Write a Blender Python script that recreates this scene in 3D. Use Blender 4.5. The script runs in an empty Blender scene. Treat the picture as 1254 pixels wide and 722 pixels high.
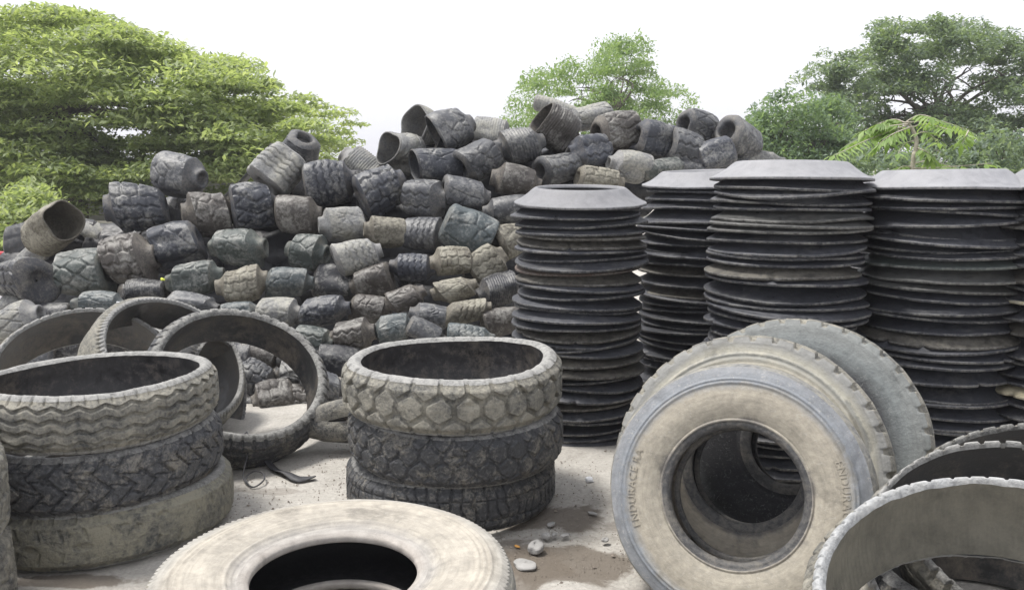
import bpy, math, random
import numpy as np
from mathutils import Vector, Matrix

random.seed(11)
RNG = np.random.default_rng(11)
SC = bpy.context.scene
COL = SC.collection
PI = math.pi

# ------------------------------------------------------------------ camera
FPX, CX, CY = 1050.0, 627.0, 361.0
CAMH = 1.55
PITCH = math.radians(9.0)
FWD = Vector((0, math.cos(PITCH), -math.sin(PITCH)))
UPV = Vector((0, math.sin(PITCH), math.cos(PITCH)))
XV = Vector((1, 0, 0))
CAMP = Vector((0, 0, CAMH))


def ray(x, y):
    return XV * ((x - CX) / FPX) + UPV * ((CY - y) / FPX) + FWD


def at_d(x, y, d):
    return CAMP + ray(x, y) * d


def at_z(x, y, z):
    r = ray(x, y)
    return CAMP + r * ((z - CAMH) / r.z)


def at_y(x, y, Y):
    r = ray(x, y)
    return CAMP + r * (Y / r.y)


cam_d = bpy.data.cameras.new('camera')
cam_d.sensor_width = 36.0
cam_d.lens = 36.0 * FPX / 1254.0
cam_d.clip_end = 2000
cam = bpy.data.objects.new('camera', cam_d)
cam.location = CAMP
cam.rotation_euler = (PI / 2 - PITCH, 0, 0)
COL.objects.link(cam)
SC.camera = cam

# ------------------------------------------------------------------ mesh helpers


def mesh_from(name, V, F, mat=None, smooth=True):
    """V (n,3) array, F (m,k) int array or list of tuples."""
    me = bpy.data.meshes.new(name)
    if isinstance(F, np.ndarray):
        n, k = F.shape
        me.vertices.add(len(V))
        me.vertices.foreach_set('co', np.asarray(V, np.float32).ravel())
        me.loops.add(n * k)
        me.loops.foreach_set('vertex_index', F.astype(np.int32).ravel())
        me.polygons.add(n)
        me.polygons.foreach_set('loop_start', np.arange(0, n * k, k, dtype=np.int32))
        me.polygons.foreach_set('use_smooth', np.full(n, smooth))
        me.update(calc_edges=True)
    else:
        me.from_pydata([tuple(v) for v in V], [], F)
        me.polygons.foreach_set('use_smooth', np.full(len(F), smooth))
        me.update()
    if mat:
        me.materials.append(mat)
    return me


def grid_faces(nu, nv, wrap=True):
    u = np.arange(nu if wrap else nu - 1)
    v = np.arange(nv - 1)
    U, Vv = np.meshgrid(u, v, indexing='ij')
    U2 = (U + 1) % nu
    a = U * nv + Vv
    b = U2 * nv + Vv
    return np.stack([a, b, b + 1, a + 1], -1).reshape(-1, 4)


def grid_mesh(name, P, mat, wrap=True, smooth=True):
    nu, nv = P.shape[:2]
    return mesh_from(name, P.reshape(-1, 3), grid_faces(nu, nv, wrap), mat, smooth)


def link(name, me, parent=None, color=None):
    o = bpy.data.objects.new(name, me)
    COL.objects.link(o)
    if parent is not None:
        o.parent = parent
    if color is not None:
        o.color = (*color, 1.0)
    return o


def tag(o, label=None, cat=None, group=None, kind=None):
    if label:
        o['label'] = label
    if cat:
        o['category'] = cat
    if group:
        o['group'] = group
    if kind:
        o['kind'] = kind
    return o


def thing(name, label, cat, loc=(0, 0, 0), group=None, rot=None):
    o = bpy.data.objects.new(name, None)
    o.empty_display_size = 0.1
    COL.objects.link(o)
    if rot is not None:
        o.matrix_world = Matrix.Translation(Vector(loc)) @ rot.to_4x4()
    else:
        o.location = loc
    return tag(o, label, cat, group)


def frame_z(n, spin=0.0):
    """rotation whose local Z is n and whose local Y points as far up as it can."""
    z = Vector(n).normalized()
    up = Vector((0, 0, 1))
    if abs(z.z) > 0.985:
        up = Vector((0, 1, 0))
    x = up.cross(z).normalized()
    y = z.cross(x)
    m = Matrix((x, y, z)).transposed()
    return m @ Matrix.Rotation(spin, 3, 'Z')


def frame_x(a, spin=0.0):
    x = Vector(a).normalized()
    up = Vector((0, 0, 1))
    if abs(x.z) > 0.98:
        up = Vector((0, 1, 0))
    y = up.cross(x).normalized()
    z = x.cross(y)
    return Matrix((x, y, z)).transposed() @ Matrix.Rotation(spin, 3, 'X')


def tri(x):
    return 2.0 * np.abs(2.0 * (x - np.floor(x + 0.5))) - 1.0


def sstep(x, a, b):
    t = np.clip((x - a) / (b - a), 0, 1)
    return t * t * (3 - 2 * t)


def wobble(th, v, rng, n=14, fmax=9, vscale=6.0):
    """smooth periodic noise in th (0..2pi) and free in v; about -1..1"""
    out = np.zeros(np.broadcast(th, v).shape)
    tot = 0
    for _ in range(n):
        k = rng.integers(1, fmax + 1)
        kv = rng.normal(0, vscale)
        a = 1.0 / (1 + 0.35 * k)
        out = out + a * np.sin(k * th + kv * v + rng.uniform(0, 6.28))
        tot += a * a
    return out / math.sqrt(tot * 0.5) * 0.5


# ------------------------------------------------------------------ materials


def new_mat(name):
    m = bpy.data.materials.new(name)
    m.use_nodes = True
    nt = m.node_tree
    b = nt.nodes['Principled BSDF']
    return m, nt, b


class NT:
    def __init__(self, nt):
        self.nt = nt

    def n(self, t, **kw):
        nd = self.nt.nodes.new(t)
        for k, v in kw.items():
            setattr(nd, k, v)
        return nd

    def l(self, a, b):
        self.nt.links.new(a, b)

    def noise(self, vec, scale, detail=5, rough=0.6, dist=0.0):
        nd = self.n('ShaderNodeTexNoise')
        nd.inputs['Scale'].default_value = scale
        nd.inputs['Detail'].default_value = detail
        nd.inputs['Roughness'].default_value = rough
        nd.inputs['Distortion'].default_value = dist
        self.l(vec, nd.inputs['Vector'])
        return nd.outputs['Fac']

    def ramp(self, fac, stops, interp='LINEAR'):
        nd = self.n('ShaderNodeValToRGB')
        cr = nd.color_ramp
        cr.interpolation = interp
        while len(cr.elements) < len(stops):
            cr.elements.new(0.5)
        for e, (p, c) in zip(cr.elements, stops):
            e.position = p
            e.color = (*c, 1) if not isinstance(c, float) else (c, c, c, 1)
        self.l(fac, nd.inputs['Fac'])
        return nd.outputs['Color']

    def mix(self, fac, a, b, mode='MIX'):
        nd = self.n('ShaderNodeMixRGB', blend_type=mode)
        for s, i in ((fac, 0), (a, 1), (b, 2)):
            if isinstance(s, (int, float)):
                nd.inputs[i].default_value = s if i == 0 else (s, s, s, 1)
            elif isinstance(s, tuple):
                nd.inputs[i].default_value = (*s, 1)
            else:
                self.l(s, nd.inputs[i])
        return nd.outputs[0]

    def math(self, op, a, b=0.0):
        nd = self.n('ShaderNodeMath', operation=op)
        for s, i in ((a, 0), (b, 1)):
            if isinstance(s, (int, float)):
                nd.inputs[i].default_value = s
            else:
                self.l(s, nd.inputs[i])
        return nd.outputs[0]

    def coords(self, seed=True):
        tc = self.n('ShaderNodeTexCoord')
        if not seed:
            return tc.outputs['Object']
        oi = self.n('ShaderNodeObjectInfo')
        ma = self.n('ShaderNodeVectorMath', operation='ADD')
        sc = self.math('MULTIPLY', oi.outputs['Random'], 53.0)
        self.l(tc.outputs['Object'], ma.inputs[0])
        self.l(sc, ma.inputs[1])
        return ma.outputs[0]

    def bump(self, h, strength, dist, bsdf):
        nd = self.n('ShaderNodeBump')
        nd.inputs['Strength'].default_value = strength
        nd.inputs['Distance'].default_value = dist
        self.l(h, nd.inputs['Height'])
        self.l(nd.outputs[0], bsdf.inputs['Normal'])


def rubber(name, dust=(0.30, 0.27, 0.21), lo=0.50, hi=0.68, amt=0.8, scale=3.0, rough=0.62, bump=0.35, rings=None, fibre=0.0, mottle=0.45, speck=0.20):
    """old rubber: the object's own colour, blotches of dried dust and mud, grain."""
    m, nt, b = new_mat(name)
    g = NT(nt)
    v = g.coords()
    oi = g.n('ShaderNodeObjectInfo')
    n1 = g.noise(v, scale, 6, 0.62, 0.6)
    n2 = g.noise(v, scale * 7, 6, 0.65, 0.2)
    n3 = g.noise(v, 110, 5, 0.7)
    mixn = g.math('ADD', g.math('ADD', g.math('MULTIPLY', n1, 0.46 + (0.2 - speck) * 0.6), g.math('MULTIPLY', n2, 0.34 + (0.2 - speck) * 0.4)), g.math('MULTIPLY', n3, speck))
    mask = g.ramp(mixn, [(lo, 0.0), (hi, 1.0)])
    mask = g.math('MULTIPLY', mask, amt)
    base = g.mix(1.0, oi.outputs['Color'], g.ramp(n2, [(0.30, 1 - mottle), (0.70, 1 + mottle)]), 'MULTIPLY')
    colr = g.mix(mask, base, dust)
    if rings:
        # bands round the wheel axis: dried dirt, plus painted shade on the slate sidewall
        tc = g.n('ShaderNodeTexCoord')
        sx = g.n('ShaderNodeSeparateXYZ')
        g.l(tc.outputs['Object'], sx.inputs[0])
        r = g.math('SQRT', g.math('ADD', g.math('MULTIPLY', sx.outputs[0], sx.outputs[0]), g.math('MULTIPLY', sx.outputs[1], sx.outputs[1])))
        r = g.math('ADD', r, g.math('MULTIPLY', g.math('SUBTRACT', n1, 0.5), 0.075))
        r = g.math('ADD', r, g.math('MULTIPLY', g.math('SUBTRACT', n2, 0.5), 0.03))
        rr = g.ramp(r, [(p, c) for p, c in rings['stops']])
        var = g.mix(1.0, g.ramp(n2, [(0.3, 0.75), (0.7, 1.18)]), g.ramp(n1, [(0.34, 0.62), (0.46, 1.0), (0.7, 1.08)]), 'MULTIPLY')
        rc = g.mix(1.0, rr, var, 'MULTIPLY')
        scr = g.noise(v, 60, 4, 0.7, 1.5)
        rc = g.mix(g.ramp(scr, [(0.56, 0.0), (0.70, 0.45)]), rc, rings['scuff'])
        # scuffs that run round the wheel
        r0 = g.math('SQRT', g.math('ADD', g.math('MULTIPLY', sx.outputs[0], sx.outputs[0]), g.math('MULTIPLY', sx.outputs[1], sx.outputs[1])))
        an = g.math('ARCTAN2', sx.outputs[1], sx.outputs[0])
        cv = g.n('ShaderNodeCombineXYZ')
        g.l(g.math('MULTIPLY', r0, 85.0), cv.inputs[0])
        g.l(g.math('MULTIPLY', g.math('SINE', an), 2.2), cv.inputs[1])
        g.l(g.math('MULTIPLY', g.math('COSINE', an), 2.2), cv.inputs[2])
        st = g.noise(cv.outputs[0], 1.0, 5, 0.65)
        rc = g.mix(1.0, rc, g.ramp(st, [(0.30, 0.84), (0.5, 1.0), (0.72, 1.12)]), 'MULTIPLY')
        # small dark cracks and chips
        ck = g.noise(v, 26, 7, 0.75, 2.5)
        rc = g.mix(g.ramp(ck, [(0.66, 0.0), (0.71, 0.7)]), rc, (0.07, 0.068, 0.065))
        colr = rc
    if fibre:
        wv = g.noise(v, 40, 6, 0.7, 2.0)
        colr = g.mix(g.ramp(wv, [(0.50, 0.0), (0.66, fibre)]), colr, (0.42, 0.41, 0.39))
    g.l(colr, b.inputs['Base Color'])
    g.l(g.ramp(n2, [(0.3, rough - 0.14), (0.7, min(1.0, rough + 0.22))]), b.inputs['Roughness'])
    b.inputs['Specular IOR Level'].default_value = 0.5
    h = g.math('ADD', g.math('MULTIPLY', n3, 0.7), g.math('MULTIPLY', n2, 1.0))
    g.bump(h, bump, 0.014, b)
    return m


TAN = (0.33, 0.29, 0.22)
PALE = (0.42, 0.41, 0.38)
M_TREAD = rubber('dusty tread rubber', dust=(0.33, 0.31, 0.255), lo=0.40, hi=0.58, amt=0.85, scale=7, rough=0.6, bump=0.7, mottle=0.45)
M_TREAD_DARK = rubber('dark tread rubber', dust=(0.27, 0.25, 0.21), lo=0.50, hi=0.62, amt=0.75, scale=10, rough=0.48, bump=0.7, mottle=0.6)
M_TREAD_CLAY = rubber('clay coated tread rubber', dust=(0.27, 0.255, 0.195), lo=0.40, hi=0.56, amt=0.88, scale=7, bump=0.7)
M_EDGE = rubber('cut rubber edge with fibres', dust=(0.40, 0.395, 0.375), lo=0.40, hi=0.66, amt=0.8, scale=6, rough=0.75, bump=0.6, fibre=0.35)
M_LINER = rubber('inner liner rubber', dust=(0.24, 0.20, 0.15), lo=0.48, hi=0.72, amt=0.7, scale=3, rough=0.45, bump=0.15)
M_LINER_BLACK = rubber('inner liner darkened as shade', dust=(0.035, 0.034, 0.034), lo=0.48, hi=0.66, amt=0.6, scale=5, rough=0.7, bump=0.2)  # colour set near black to paint the shade inside tyre holes
M_LINER_TAN = rubber('mud silted inner liner', dust=(0.32, 0.28, 0.22), lo=0.40, hi=0.62, amt=0.8, scale=4, rough=0.75, bump=0.3)
M_LINER_PALE = rubber('chalky inner liner rubber', dust=(0.25, 0.235, 0.19), lo=0.34, hi=0.60, amt=0.8, scale=2.5, rough=0.6, bump=0.2, mottle=0.2)
M_ROLL = rubber('weathered rolled tread', dust=(0.34, 0.335, 0.31), lo=0.48, hi=0.66, amt=0.75, scale=6, rough=0.40, bump=0.28, mottle=0.35, speck=0.07)
M_ROLL_DUSTY = rubber('mud dusted rolled tread', dust=(0.38, 0.365, 0.30), lo=0.43, hi=0.63, amt=0.75, scale=6, rough=0.6, bump=0.35, speck=0.08)
M_BEAD = rubber('rolled tyre bead rubber', dust=(0.22, 0.20, 0.165), lo=0.46, hi=0.66, amt=0.7, scale=8, rough=0.6, bump=0.3)
M_DISC = rubber('sidewall disc rubber', dust=(0.16, 0.15, 0.13), lo=0.52, hi=0.74, amt=0.6, scale=5, rough=0.40, bump=0.25, mottle=0.3)
M_DISC_TAN = rubber('clay stained disc rubber', dust=(0.20, 0.185, 0.15), lo=0.44, hi=0.66, amt=0.6, scale=4, rough=0.7, bump=0.3)
M_DISC_PALE = rubber('sun bleached disc rubber', dust=(0.30, 0.30, 0.305), lo=0.40, hi=0.70, amt=0.6, scale=2.2, rough=0.62, bump=0.12, mottle=0.22)
M_LIP = rubber('cut lip of a sidewall disc', dust=(0.25, 0.245, 0.23), lo=0.46, hi=0.60, amt=0.7, scale=8, rough=0.6, bump=0.3)
M_SW_TAN = rubber('sidewall dried mud bands', scale=5, rough=0.72, bump=0.2,
                  rings={'stops': [(0.225, (0.10, 0.10, 0.105)), (0.248, (0.20, 0.185, 0.165)), (0.262, (0.31, 0.285, 0.235)), (0.35, (0.335, 0.305, 0.25)), (0.385, (0.19, 0.205, 0.225)), (0.42, (0.21, 0.22, 0.235)), (0.46, (0.26, 0.26, 0.255))],
                         'scuff': (0.42, 0.40, 0.36)})
M_SW_PALE = rubber('sidewall chalky dust', scale=4, rough=0.8, bump=0.2,
                   rings={'stops': [(0.225, (0.34, 0.31, 0.28)), (0.26, (0.30, 0.285, 0.265)), (0.30, (0.33, 0.305, 0.262)), (0.42, (0.37, 0.34, 0.29)), (0.46, (0.31, 0.295, 0.265)), (0.50, (0.29, 0.28, 0.26))],
                          'scuff': (0.40, 0.38, 0.34)})
M_SW_GREY = rubber('sidewall grey bands', scale=5, rough=0.65, bump=0.25,
                   rings={'stops': [(0.23, (0.10, 0.10, 0.105)), (0.26, (0.27, 0.24, 0.19)), (0.36, (0.27, 0.245, 0.20)), (0.405, (0.34, 0.32, 0.265)), (0.425, (0.24, 0.24, 0.22)), (0.44, (0.34, 0.325, 0.27)), (0.47, (0.22, 0.22, 0.21))],
                          'scuff': (0.30, 0.30, 0.27)})
M_SW_SLATE = rubber('slate sidewall with painted shade', scale=5, rough=0.6, bump=0.3,
                    rings={'stops': [(0.23, (0.018, 0.018, 0.022)), (0.36, (0.024, 0.025, 0.029)), (0.43, (0.15, 0.165, 0.165)), (0.48, (0.18, 0.19, 0.185))],  # near-black inner stops paint the shade seen through the tyres in front
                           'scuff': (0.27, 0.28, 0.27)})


def plain(name, col, rough=0.7, var=0.25, scale=20, bump=0.2):
    m, nt, b = new_mat(name)
    g = NT(nt)
    v = g.coords()
    n = g.noise(v, scale, 6, 0.6, 0.3)
    c = g.mix(1.0, col, g.ramp(n, [(0.3, 1.0 - var), (0.7, 1.0 + var)]), 'MULTIPLY')
    g.l(c, b.inputs['Base Color'])
    b.inputs['Roughness'].default_value = rough
    g.bump(n, bump, 0.01, b)
    return m


def leaf_mat(name, stops, trans=0.35):
    m, nt, b = new_mat(name)
    g = NT(nt)
    ge = g.n('ShaderNodeNewGeometry')
    v = g.coords(False)
    n = g.noise(v, 0.9, 3, 0.6)
    f = g.math('ADD', g.math('MULTIPLY', ge.outputs['Random Per Island'], 0.55), g.math('MULTIPLY', n, 0.45))
    c = g.ramp(f, stops)
    g.l(c, b.inputs['Base Color'])
    b.inputs['Roughness'].default_value = 0.5
    b.inputs['Specular IOR Level'].default_value = 0.35
    tr = g.n('ShaderNodeBsdfTranslucent')
    g.l(g.mix(1.0, c, (1.25, 1.3, 0.6), 'MULTIPLY'), tr.inputs['Color'])
    mx = g.n('ShaderNodeMixShader')
    mx.inputs[0].default_value = trans
    g.l(b.outputs[0], mx.inputs[1])
    g.l(tr.outputs[0], mx.inputs[2])
    g.l(mx.outputs[0], nt.nodes['Material Output'].inputs['Surface'])
    return m


M_LEAF_BIG = leaf_mat('feathery yellow green leaves', [(0.2, (0.21, 0.265, 0.14)), (0.5, (0.32, 0.38, 0.21)), (0.8, (0.45, 0.50, 0.30))], 0.52)  # tree leaf colours are lightened to paint in flare from the sky
M_LEAF_MID = leaf_mat('small light green leaves', [(0.2, (0.15, 0.23, 0.11)), (0.5, (0.22, 0.31, 0.15)), (0.8, (0.30, 0.39, 0.20))], 0.48)
M_LEAF_DARK = leaf_mat('dense dark green leaves', [(0.2, (0.13, 0.175, 0.145)), (0.55, (0.19, 0.25, 0.19)), (0.85, (0.29, 0.37, 0.20))], 0.45)
M_LEAF_BUSH = leaf_mat('bluish green leaves', [(0.2, (0.13, 0.19, 0.14)), (0.55, (0.19, 0.27, 0.18)), (0.85, (0.27, 0.36, 0.19))], 0.48)
M_LEAF_YOUNG = leaf_mat('young compound leaves', [(0.2, (0.15, 0.24, 0.07)), (0.55, (0.22, 0.32, 0.11)), (0.85, (0.30, 0.40, 0.16))], 0.42)
M_BARK = plain('grey brown bark', (0.11, 0.095, 0.08), 0.9, 0.4, 9, 0.6)
M_STEM = plain('pale sapling stem', (0.36, 0.33, 0.27), 0.8, 0.25, 30, 0.3)


def ground_mat():
    m, nt, b = new_mat('sandy concrete yard')
    g = NT(nt)
    v = g.coords(False)
    n1 = g.noise(v, 0.7, 6, 0.6, 0.4)
    n2 = g.noise(v, 4.0, 8, 0.65, 0.5)
    n3 = g.noise(v, 60, 5, 0.7)
    c = g.ramp(g.math('ADD', g.math('MULTIPLY', n1, 0.5), g.math('MULTIPLY', n2, 0.5)),
               [(0.34, (0.235, 0.22, 0.195)), (0.47, (0.385, 0.365, 0.332)), (0.62, (0.475, 0.455, 0.42))])
    c = g.mix(1.0, c, g.ramp(n3, [(0.3, 0.78), (0.7, 1.18)]), 'MULTIPLY')
    # dark blots on the slab, damp stains among them, each irregular with its own outline
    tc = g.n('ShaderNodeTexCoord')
    for (cx, cy, rx, ry, k) in DARK_BLOTS:
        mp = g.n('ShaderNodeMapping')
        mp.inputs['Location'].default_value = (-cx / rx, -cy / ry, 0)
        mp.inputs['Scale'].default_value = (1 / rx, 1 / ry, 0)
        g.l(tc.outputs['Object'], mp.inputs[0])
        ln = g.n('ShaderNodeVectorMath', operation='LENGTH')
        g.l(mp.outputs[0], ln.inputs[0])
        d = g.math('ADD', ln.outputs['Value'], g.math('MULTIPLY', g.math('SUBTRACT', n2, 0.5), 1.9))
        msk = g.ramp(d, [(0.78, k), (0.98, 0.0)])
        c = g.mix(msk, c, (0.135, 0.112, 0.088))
    g.l(c, b.inputs['Base Color'])
    b.inputs['Roughness'].default_value = 0.9
    h = g.math('ADD', g.math('MULTIPLY', n3, 0.4), g.math('MULTIPLY', n2, 1.0))
    g.bump(h, 0.8, 0.03, b)
    return m


def gpt(x, y):
    p = at_z(x, y, 0)
    return p.x, p.y


DARK_BLOTS = []
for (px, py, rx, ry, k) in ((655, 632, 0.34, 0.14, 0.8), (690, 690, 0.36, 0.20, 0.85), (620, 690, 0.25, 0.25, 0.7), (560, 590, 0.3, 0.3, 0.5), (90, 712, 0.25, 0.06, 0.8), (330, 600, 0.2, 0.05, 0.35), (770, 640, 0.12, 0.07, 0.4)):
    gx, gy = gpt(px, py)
    DARK_BLOTS.append((gx, gy, rx, ry, k))

# ------------------------------------------------------------------ ground
xs = np.concatenate([np.linspace(-400, -12, 14), np.linspace(-9, 9, 150), np.linspace(12, 400, 14)])
ys = np.concatenate([np.linspace(-60, -2, 6), np.linspace(0, 12, 110), np.linspace(14, 700, 18)])
GX, GY = np.meshgrid(xs, ys, indexing='ij')
GZ = np.zeros_like(GX)
near = np.exp(-((np.abs(GX) / 9) ** 6)) * np.exp(-((np.abs(GY - 6) / 8) ** 6))
for _ in range(40):
    k = RNG.normal(0, 4.5, 2)
    GZ += 0.0016 * np.sin(k[0] * GX + k[1] * GY + RNG.uniform(0, 6.28))
GZ = np.minimum(GZ * near, 0.004)
g_me = grid_mesh('ground', np.stack([GX, GY, GZ], -1), ground_mat(), wrap=False)
tag(link('ground', g_me), kind='structure')

# ------------------------------------------------------------------ tread patterns (metres; s along the round, a across)


def groove(d, w, soft=0.0022):
    return 1.0 - sstep(d, w, w + soft)


def voronoi_groove(s, a, C, pts, w, soft=0.004):
    d1 = np.full(s.shape, 9.0)
    d2 = np.full(s.shape, 9.0)
    for (ps, pa) in pts:
        ds = s - ps
        ds = ds - C * np.round(ds / C)
        d = np.sqrt(ds * ds + (a - pa) ** 2)
        d2 = np.minimum(d2, np.maximum(d1, d))
        d1 = np.minimum(d1, d)
    return groove(d2 - d1, w * 2, soft * 2)


def pattern(kind, th, a, R, W, rng):
    C = 2 * PI * R
    s = th * R
    g = np.zeros(s.shape)
    if kind == 'zigzag':
        n = round(C / 0.095)
        for ak in (-0.065, -0.022, 0.022, 0.065):
            z = tri(n * s / C + 0.07 * np.sin(5 * th))
            g = np.maximum(g, groove(np.abs(a - ak - 0.008 * z), 0.0052, 0.003))
        n2 = n * 2
        f = np.abs(((n2 * s / C) % 1) - 0.5) * C / n2
        g = np.maximum(g, 0.7 * groove(f, 0.0025) * (np.abs(a) > W / 2 - 0.018))
    elif kind == 'hex':
        n = round(C / 0.118)
        st = C / n
        pts = []
        for k in range(n):
            j = rng.normal(0, 0.007, 6)
            pts += [(k * st + j[0], j[1]), ((k + 0.5) * st + j[2], W * 0.46), ((k + 0.5) * st + j[4], -W * 0.46)]
        g = voronoi_groove(s, a, C, pts, 0.0080, 0.003)
    elif kind == 'hexsmall':
        n = round(C / 0.095)
        st = C / n
        pts = []
        for k in range(n):
            for r_, off in ((-0.5, 0), (-0.17, 0.5), (0.17, 0), (0.5, 0.5)):
                j = rng.normal(0, 0.006, 2)
                pts.append(((k + off) * st + j[0], W * r_ + j[1]))
        g = 0.85 * voronoi_groove(s, a, C, pts, 0.0058, 0.0028)
    elif kind == 'chevron':
        n = round(C / 0.082)
        n += n % 2
        st = C / n
        u = s / st + 0.42 * tri(a / 0.13 + 0.1)
        c = np.floor(u) % 2
        f = np.abs(u - np.round(u)) * st
        g = groove(f, 0.0060, 0.003)
        for av, par in ((0.035, 0), (-0.045, 0), (0.0, 1), (-0.08, 1), (0.075, 1)):
            g = np.maximum(g, 0.8 * groove(np.abs(a - av - 0.006 * np.sin(u * 6.28)), 0.002) * (c == par))
    elif kind == 'wornlug':
        n = round(C / 0.088)
        f = np.abs((n * s / C + 0.15 * tri(a / 0.2)) % 1 - 0.5) * C / n
        m = sstep(np.abs(a), 0.018, 0.026) * (1 - sstep(np.abs(a), 0.062, 0.07))
        g = 0.8 * groove(f, 0.0035, 0.004) * m
        f2 = np.abs((n * s / C + 0.5) % 1 - 0.5) * C / n
        g = np.maximum(g, 0.75 * groove(f2, 0.010, 0.006) * sstep(np.abs(a), W / 2 - 0.022, W / 2 - 0.014))
        g = g * np.clip(0.55 + 0.6 * wobble(th, a, rng, 10, 7, 20), 0, 1)
    elif kind == 'siped':
        n = round(C / 0.05)
        f = np.abs((n * s / C + 0.35 * wobble(th, a, rng, 16, 25, 40)) % 1 - 0.5) * C / n
        g = 0.8 * groove(f, 0.003, 0.004)
        for ak in (-0.045, 0.045):
            g = np.maximum(g, 0.7 * groove(np.abs(a - ak - 0.003 * wobble(th, a * 0, rng, 8, 30)), 0.0025))
    elif kind == 'lug':
        n = round(C / 0.088)
        sh = np.abs(a) > W / 2 - 0.062
        f = np.abs((n * s / C) % 1 - 0.5) * C / n
        g = groove(f, 0.010, 0.005) * sstep(np.abs(a), W / 2 - 0.062, W / 2 - 0.054)
        for ak in (-W / 2 + 0.058, W / 2 - 0.058, 0.0):
            g = np.maximum(g, groove(np.abs(a - ak - 0.007 * tri(n * s / C)), 0.0038, 0.004))
        f2 = np.abs((n * s / C + 0.5 + 0.3 * tri(a / 0.12)) % 1 - 0.5) * C / n
        g = np.maximum(g, 0.7 * groove(f2, 0.002) * (~sh))
    elif kind == 'shoulderlug':
        n = round(C / 0.062)
        f = np.abs((n * s / C) % 1 - 0.5) * C / n
        g = groove(f, 0.006, 0.005) * sstep(np.abs(a), W / 2 - 0.034, W / 2 - 0.028)
        for ak in (-0.05, 0.0, 0.05):
            g = np.maximum(g, groove(np.abs(a - ak - 0.005 * tri(n / 2 * s / C)), 0.003, 0.004))
    elif kind == 'ribs':
        for ak in (-0.06, -0.02, 0.02, 0.06):
            g = np.maximum(g, groove(np.abs(a - ak), 0.003, 0.003))
        n = round(C / 0.028)
        f = np.abs((n * s / C) % 1 - 0.5) * C / n
        g = np.maximum(g, 0.8 * groove(f, 0.004, 0.003) * (np.abs(a) > W / 2 - 0.014))
    elif kind == 'fineshoulder':
        n = round(C / 0.022)
        f = np.abs((n * s / C) % 1 - 0.5) * C / n
        g = 0.6 * groove(f, 0.003, 0.003) * sstep(np.abs(a), W / 2 - 0.018, W / 2 - 0.012)
        for ak in (-0.05, 0.0, 0.05):
            g = np.maximum(g, groove(np.abs(a - ak), 0.004, 0.004))
    return g


# ------------------------------------------------------------------ cut tread rings


def ring_root_parts(root, R, W, thick, kind, seed, mats, cols, nth=1100, depth=0.013, squash=(1, 1), ragged=0.0, ripple=0.0):
    rng = np.random.default_rng(seed)
    th = np.linspace(0, 2 * PI, nth, endpoint=False)[:, None]
    h2 = W / 2
    ph = rng.uniform(0, 6.28, 4)
    oval = 1 + 0.010 * np.cos(2 * th + ph[0]) + 0.006 * np.cos(3 * th + ph[1])
    sag = 0.006 * np.sin(2 * th + ph[2]) + 0.004 * np.sin(3 * th + ph[3])

    def pts(r, a):
        P = np.stack([r * oval * np.cos(th) * squash[0], r * oval * np.sin(th) * squash[1], a + sag + 0 * r], -1)
        return P

    nv = 64 if nth > 600 else 40
    a = np.linspace(-h2, h2, nv)[None, :]
    g = pattern(kind, np.broadcast_to(th, (nth, nv)), np.broadcast_to(a, (nth, nv)), R, W, rng)
    rad = R - 0.020 * sstep(np.abs(a), h2 - 0.03, h2) - 0.006 * (a / h2) ** 2
    rough = 0.0022 * wobble(th, a, rng, 30, 60, 60) + 0.004 * wobble(th, a, rng, 12, 8, 10)
    bald = np.clip(0.90 + 0.5 * wobble(th, a, rng, 10, 6, 8), 0.45, 1.0)
    chip = np.zeros_like(rad + th)
    for _ in range(26):
        ct, ca, cw, ch = rng.uniform(0, 6.28), rng.uniform(-h2, h2), rng.uniform(0.012, 0.035), rng.uniform(0.006, 0.016)
        chip = chip + rng.uniform(0.003, 0.009) * np.exp(-((np.angle(np.exp(1j * (th - ct))) * R / cw) ** 2 + ((a - ca) / ch) ** 2) ** 2)
    r = rad - depth * g * bald + rough - chip
    P = pts(r, a + 0 * th)
    link('tread', grid_mesh('tread', P, mats[0]), root, cols[0])
    # cut edges, upper and lower
    nr = 9
    t = np.linspace(0, 1, nr)[None, :]
    jag = (ragged + 0.0025) * wobble(th, 0 * th, rng, 30, 50)
    for sgn in (1, -1):
        r0 = r[:, -1:] if sgn > 0 else r[:, 0:1]
        ri = R - thick + 0 * th
        rr = r0 * (1 - t) + ri * t
        crown = 0.016 * np.sin(PI * t) ** 0.8 + 0.002 * wobble(th, t * 0.1, rng, 20, 40, 30) * np.sin(PI * t) + jag * t
        aa = sgn * (h2 + crown)
        Pe = pts(rr, aa)
        if sgn < 0:
            Pe = Pe[:, ::-1]
        link('cut_edge', grid_mesh('cut_edge', Pe, mats[1]), root, cols[1])
    nl = 12
    t = np.linspace(-1, 1, nl)[None, :]
    ri = R - thick - 0.004 * (1 - t ** 4) + 0.002 * wobble(th, t, rng, 12, 9, 2) * (1 - t ** 2)
    ri = ri + 0.02 * (1 - t ** 2) + ripple * np.sin(170 * th) * (1 - t ** 4)
    up = (h2 + jag) * (t > 0) * t + h2 * (t <= 0) * t
    lo_j = 0
    aa = np.where(t > 0, t * (h2 + jag), t * (h2 + 0 * jag))
    Pl = pts(ri, aa)[:, ::-1]
    link('inner_liner', grid_mesh('inner_liner', Pl, mats[2]), root, cols[2])


def tread_ring(label, loc, n, R, W, thick, kind, seed, mats, cols, group=None, spin=0.0, **kw):
    root = thing('tread_ring', label, 'tyre ring', loc, group, frame_z(n, spin))
    ring_root_parts(root, R, W, thick, kind, seed, mats, cols, **kw)
    return root


# ------------------------------------------------------------------ whole tyres


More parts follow.
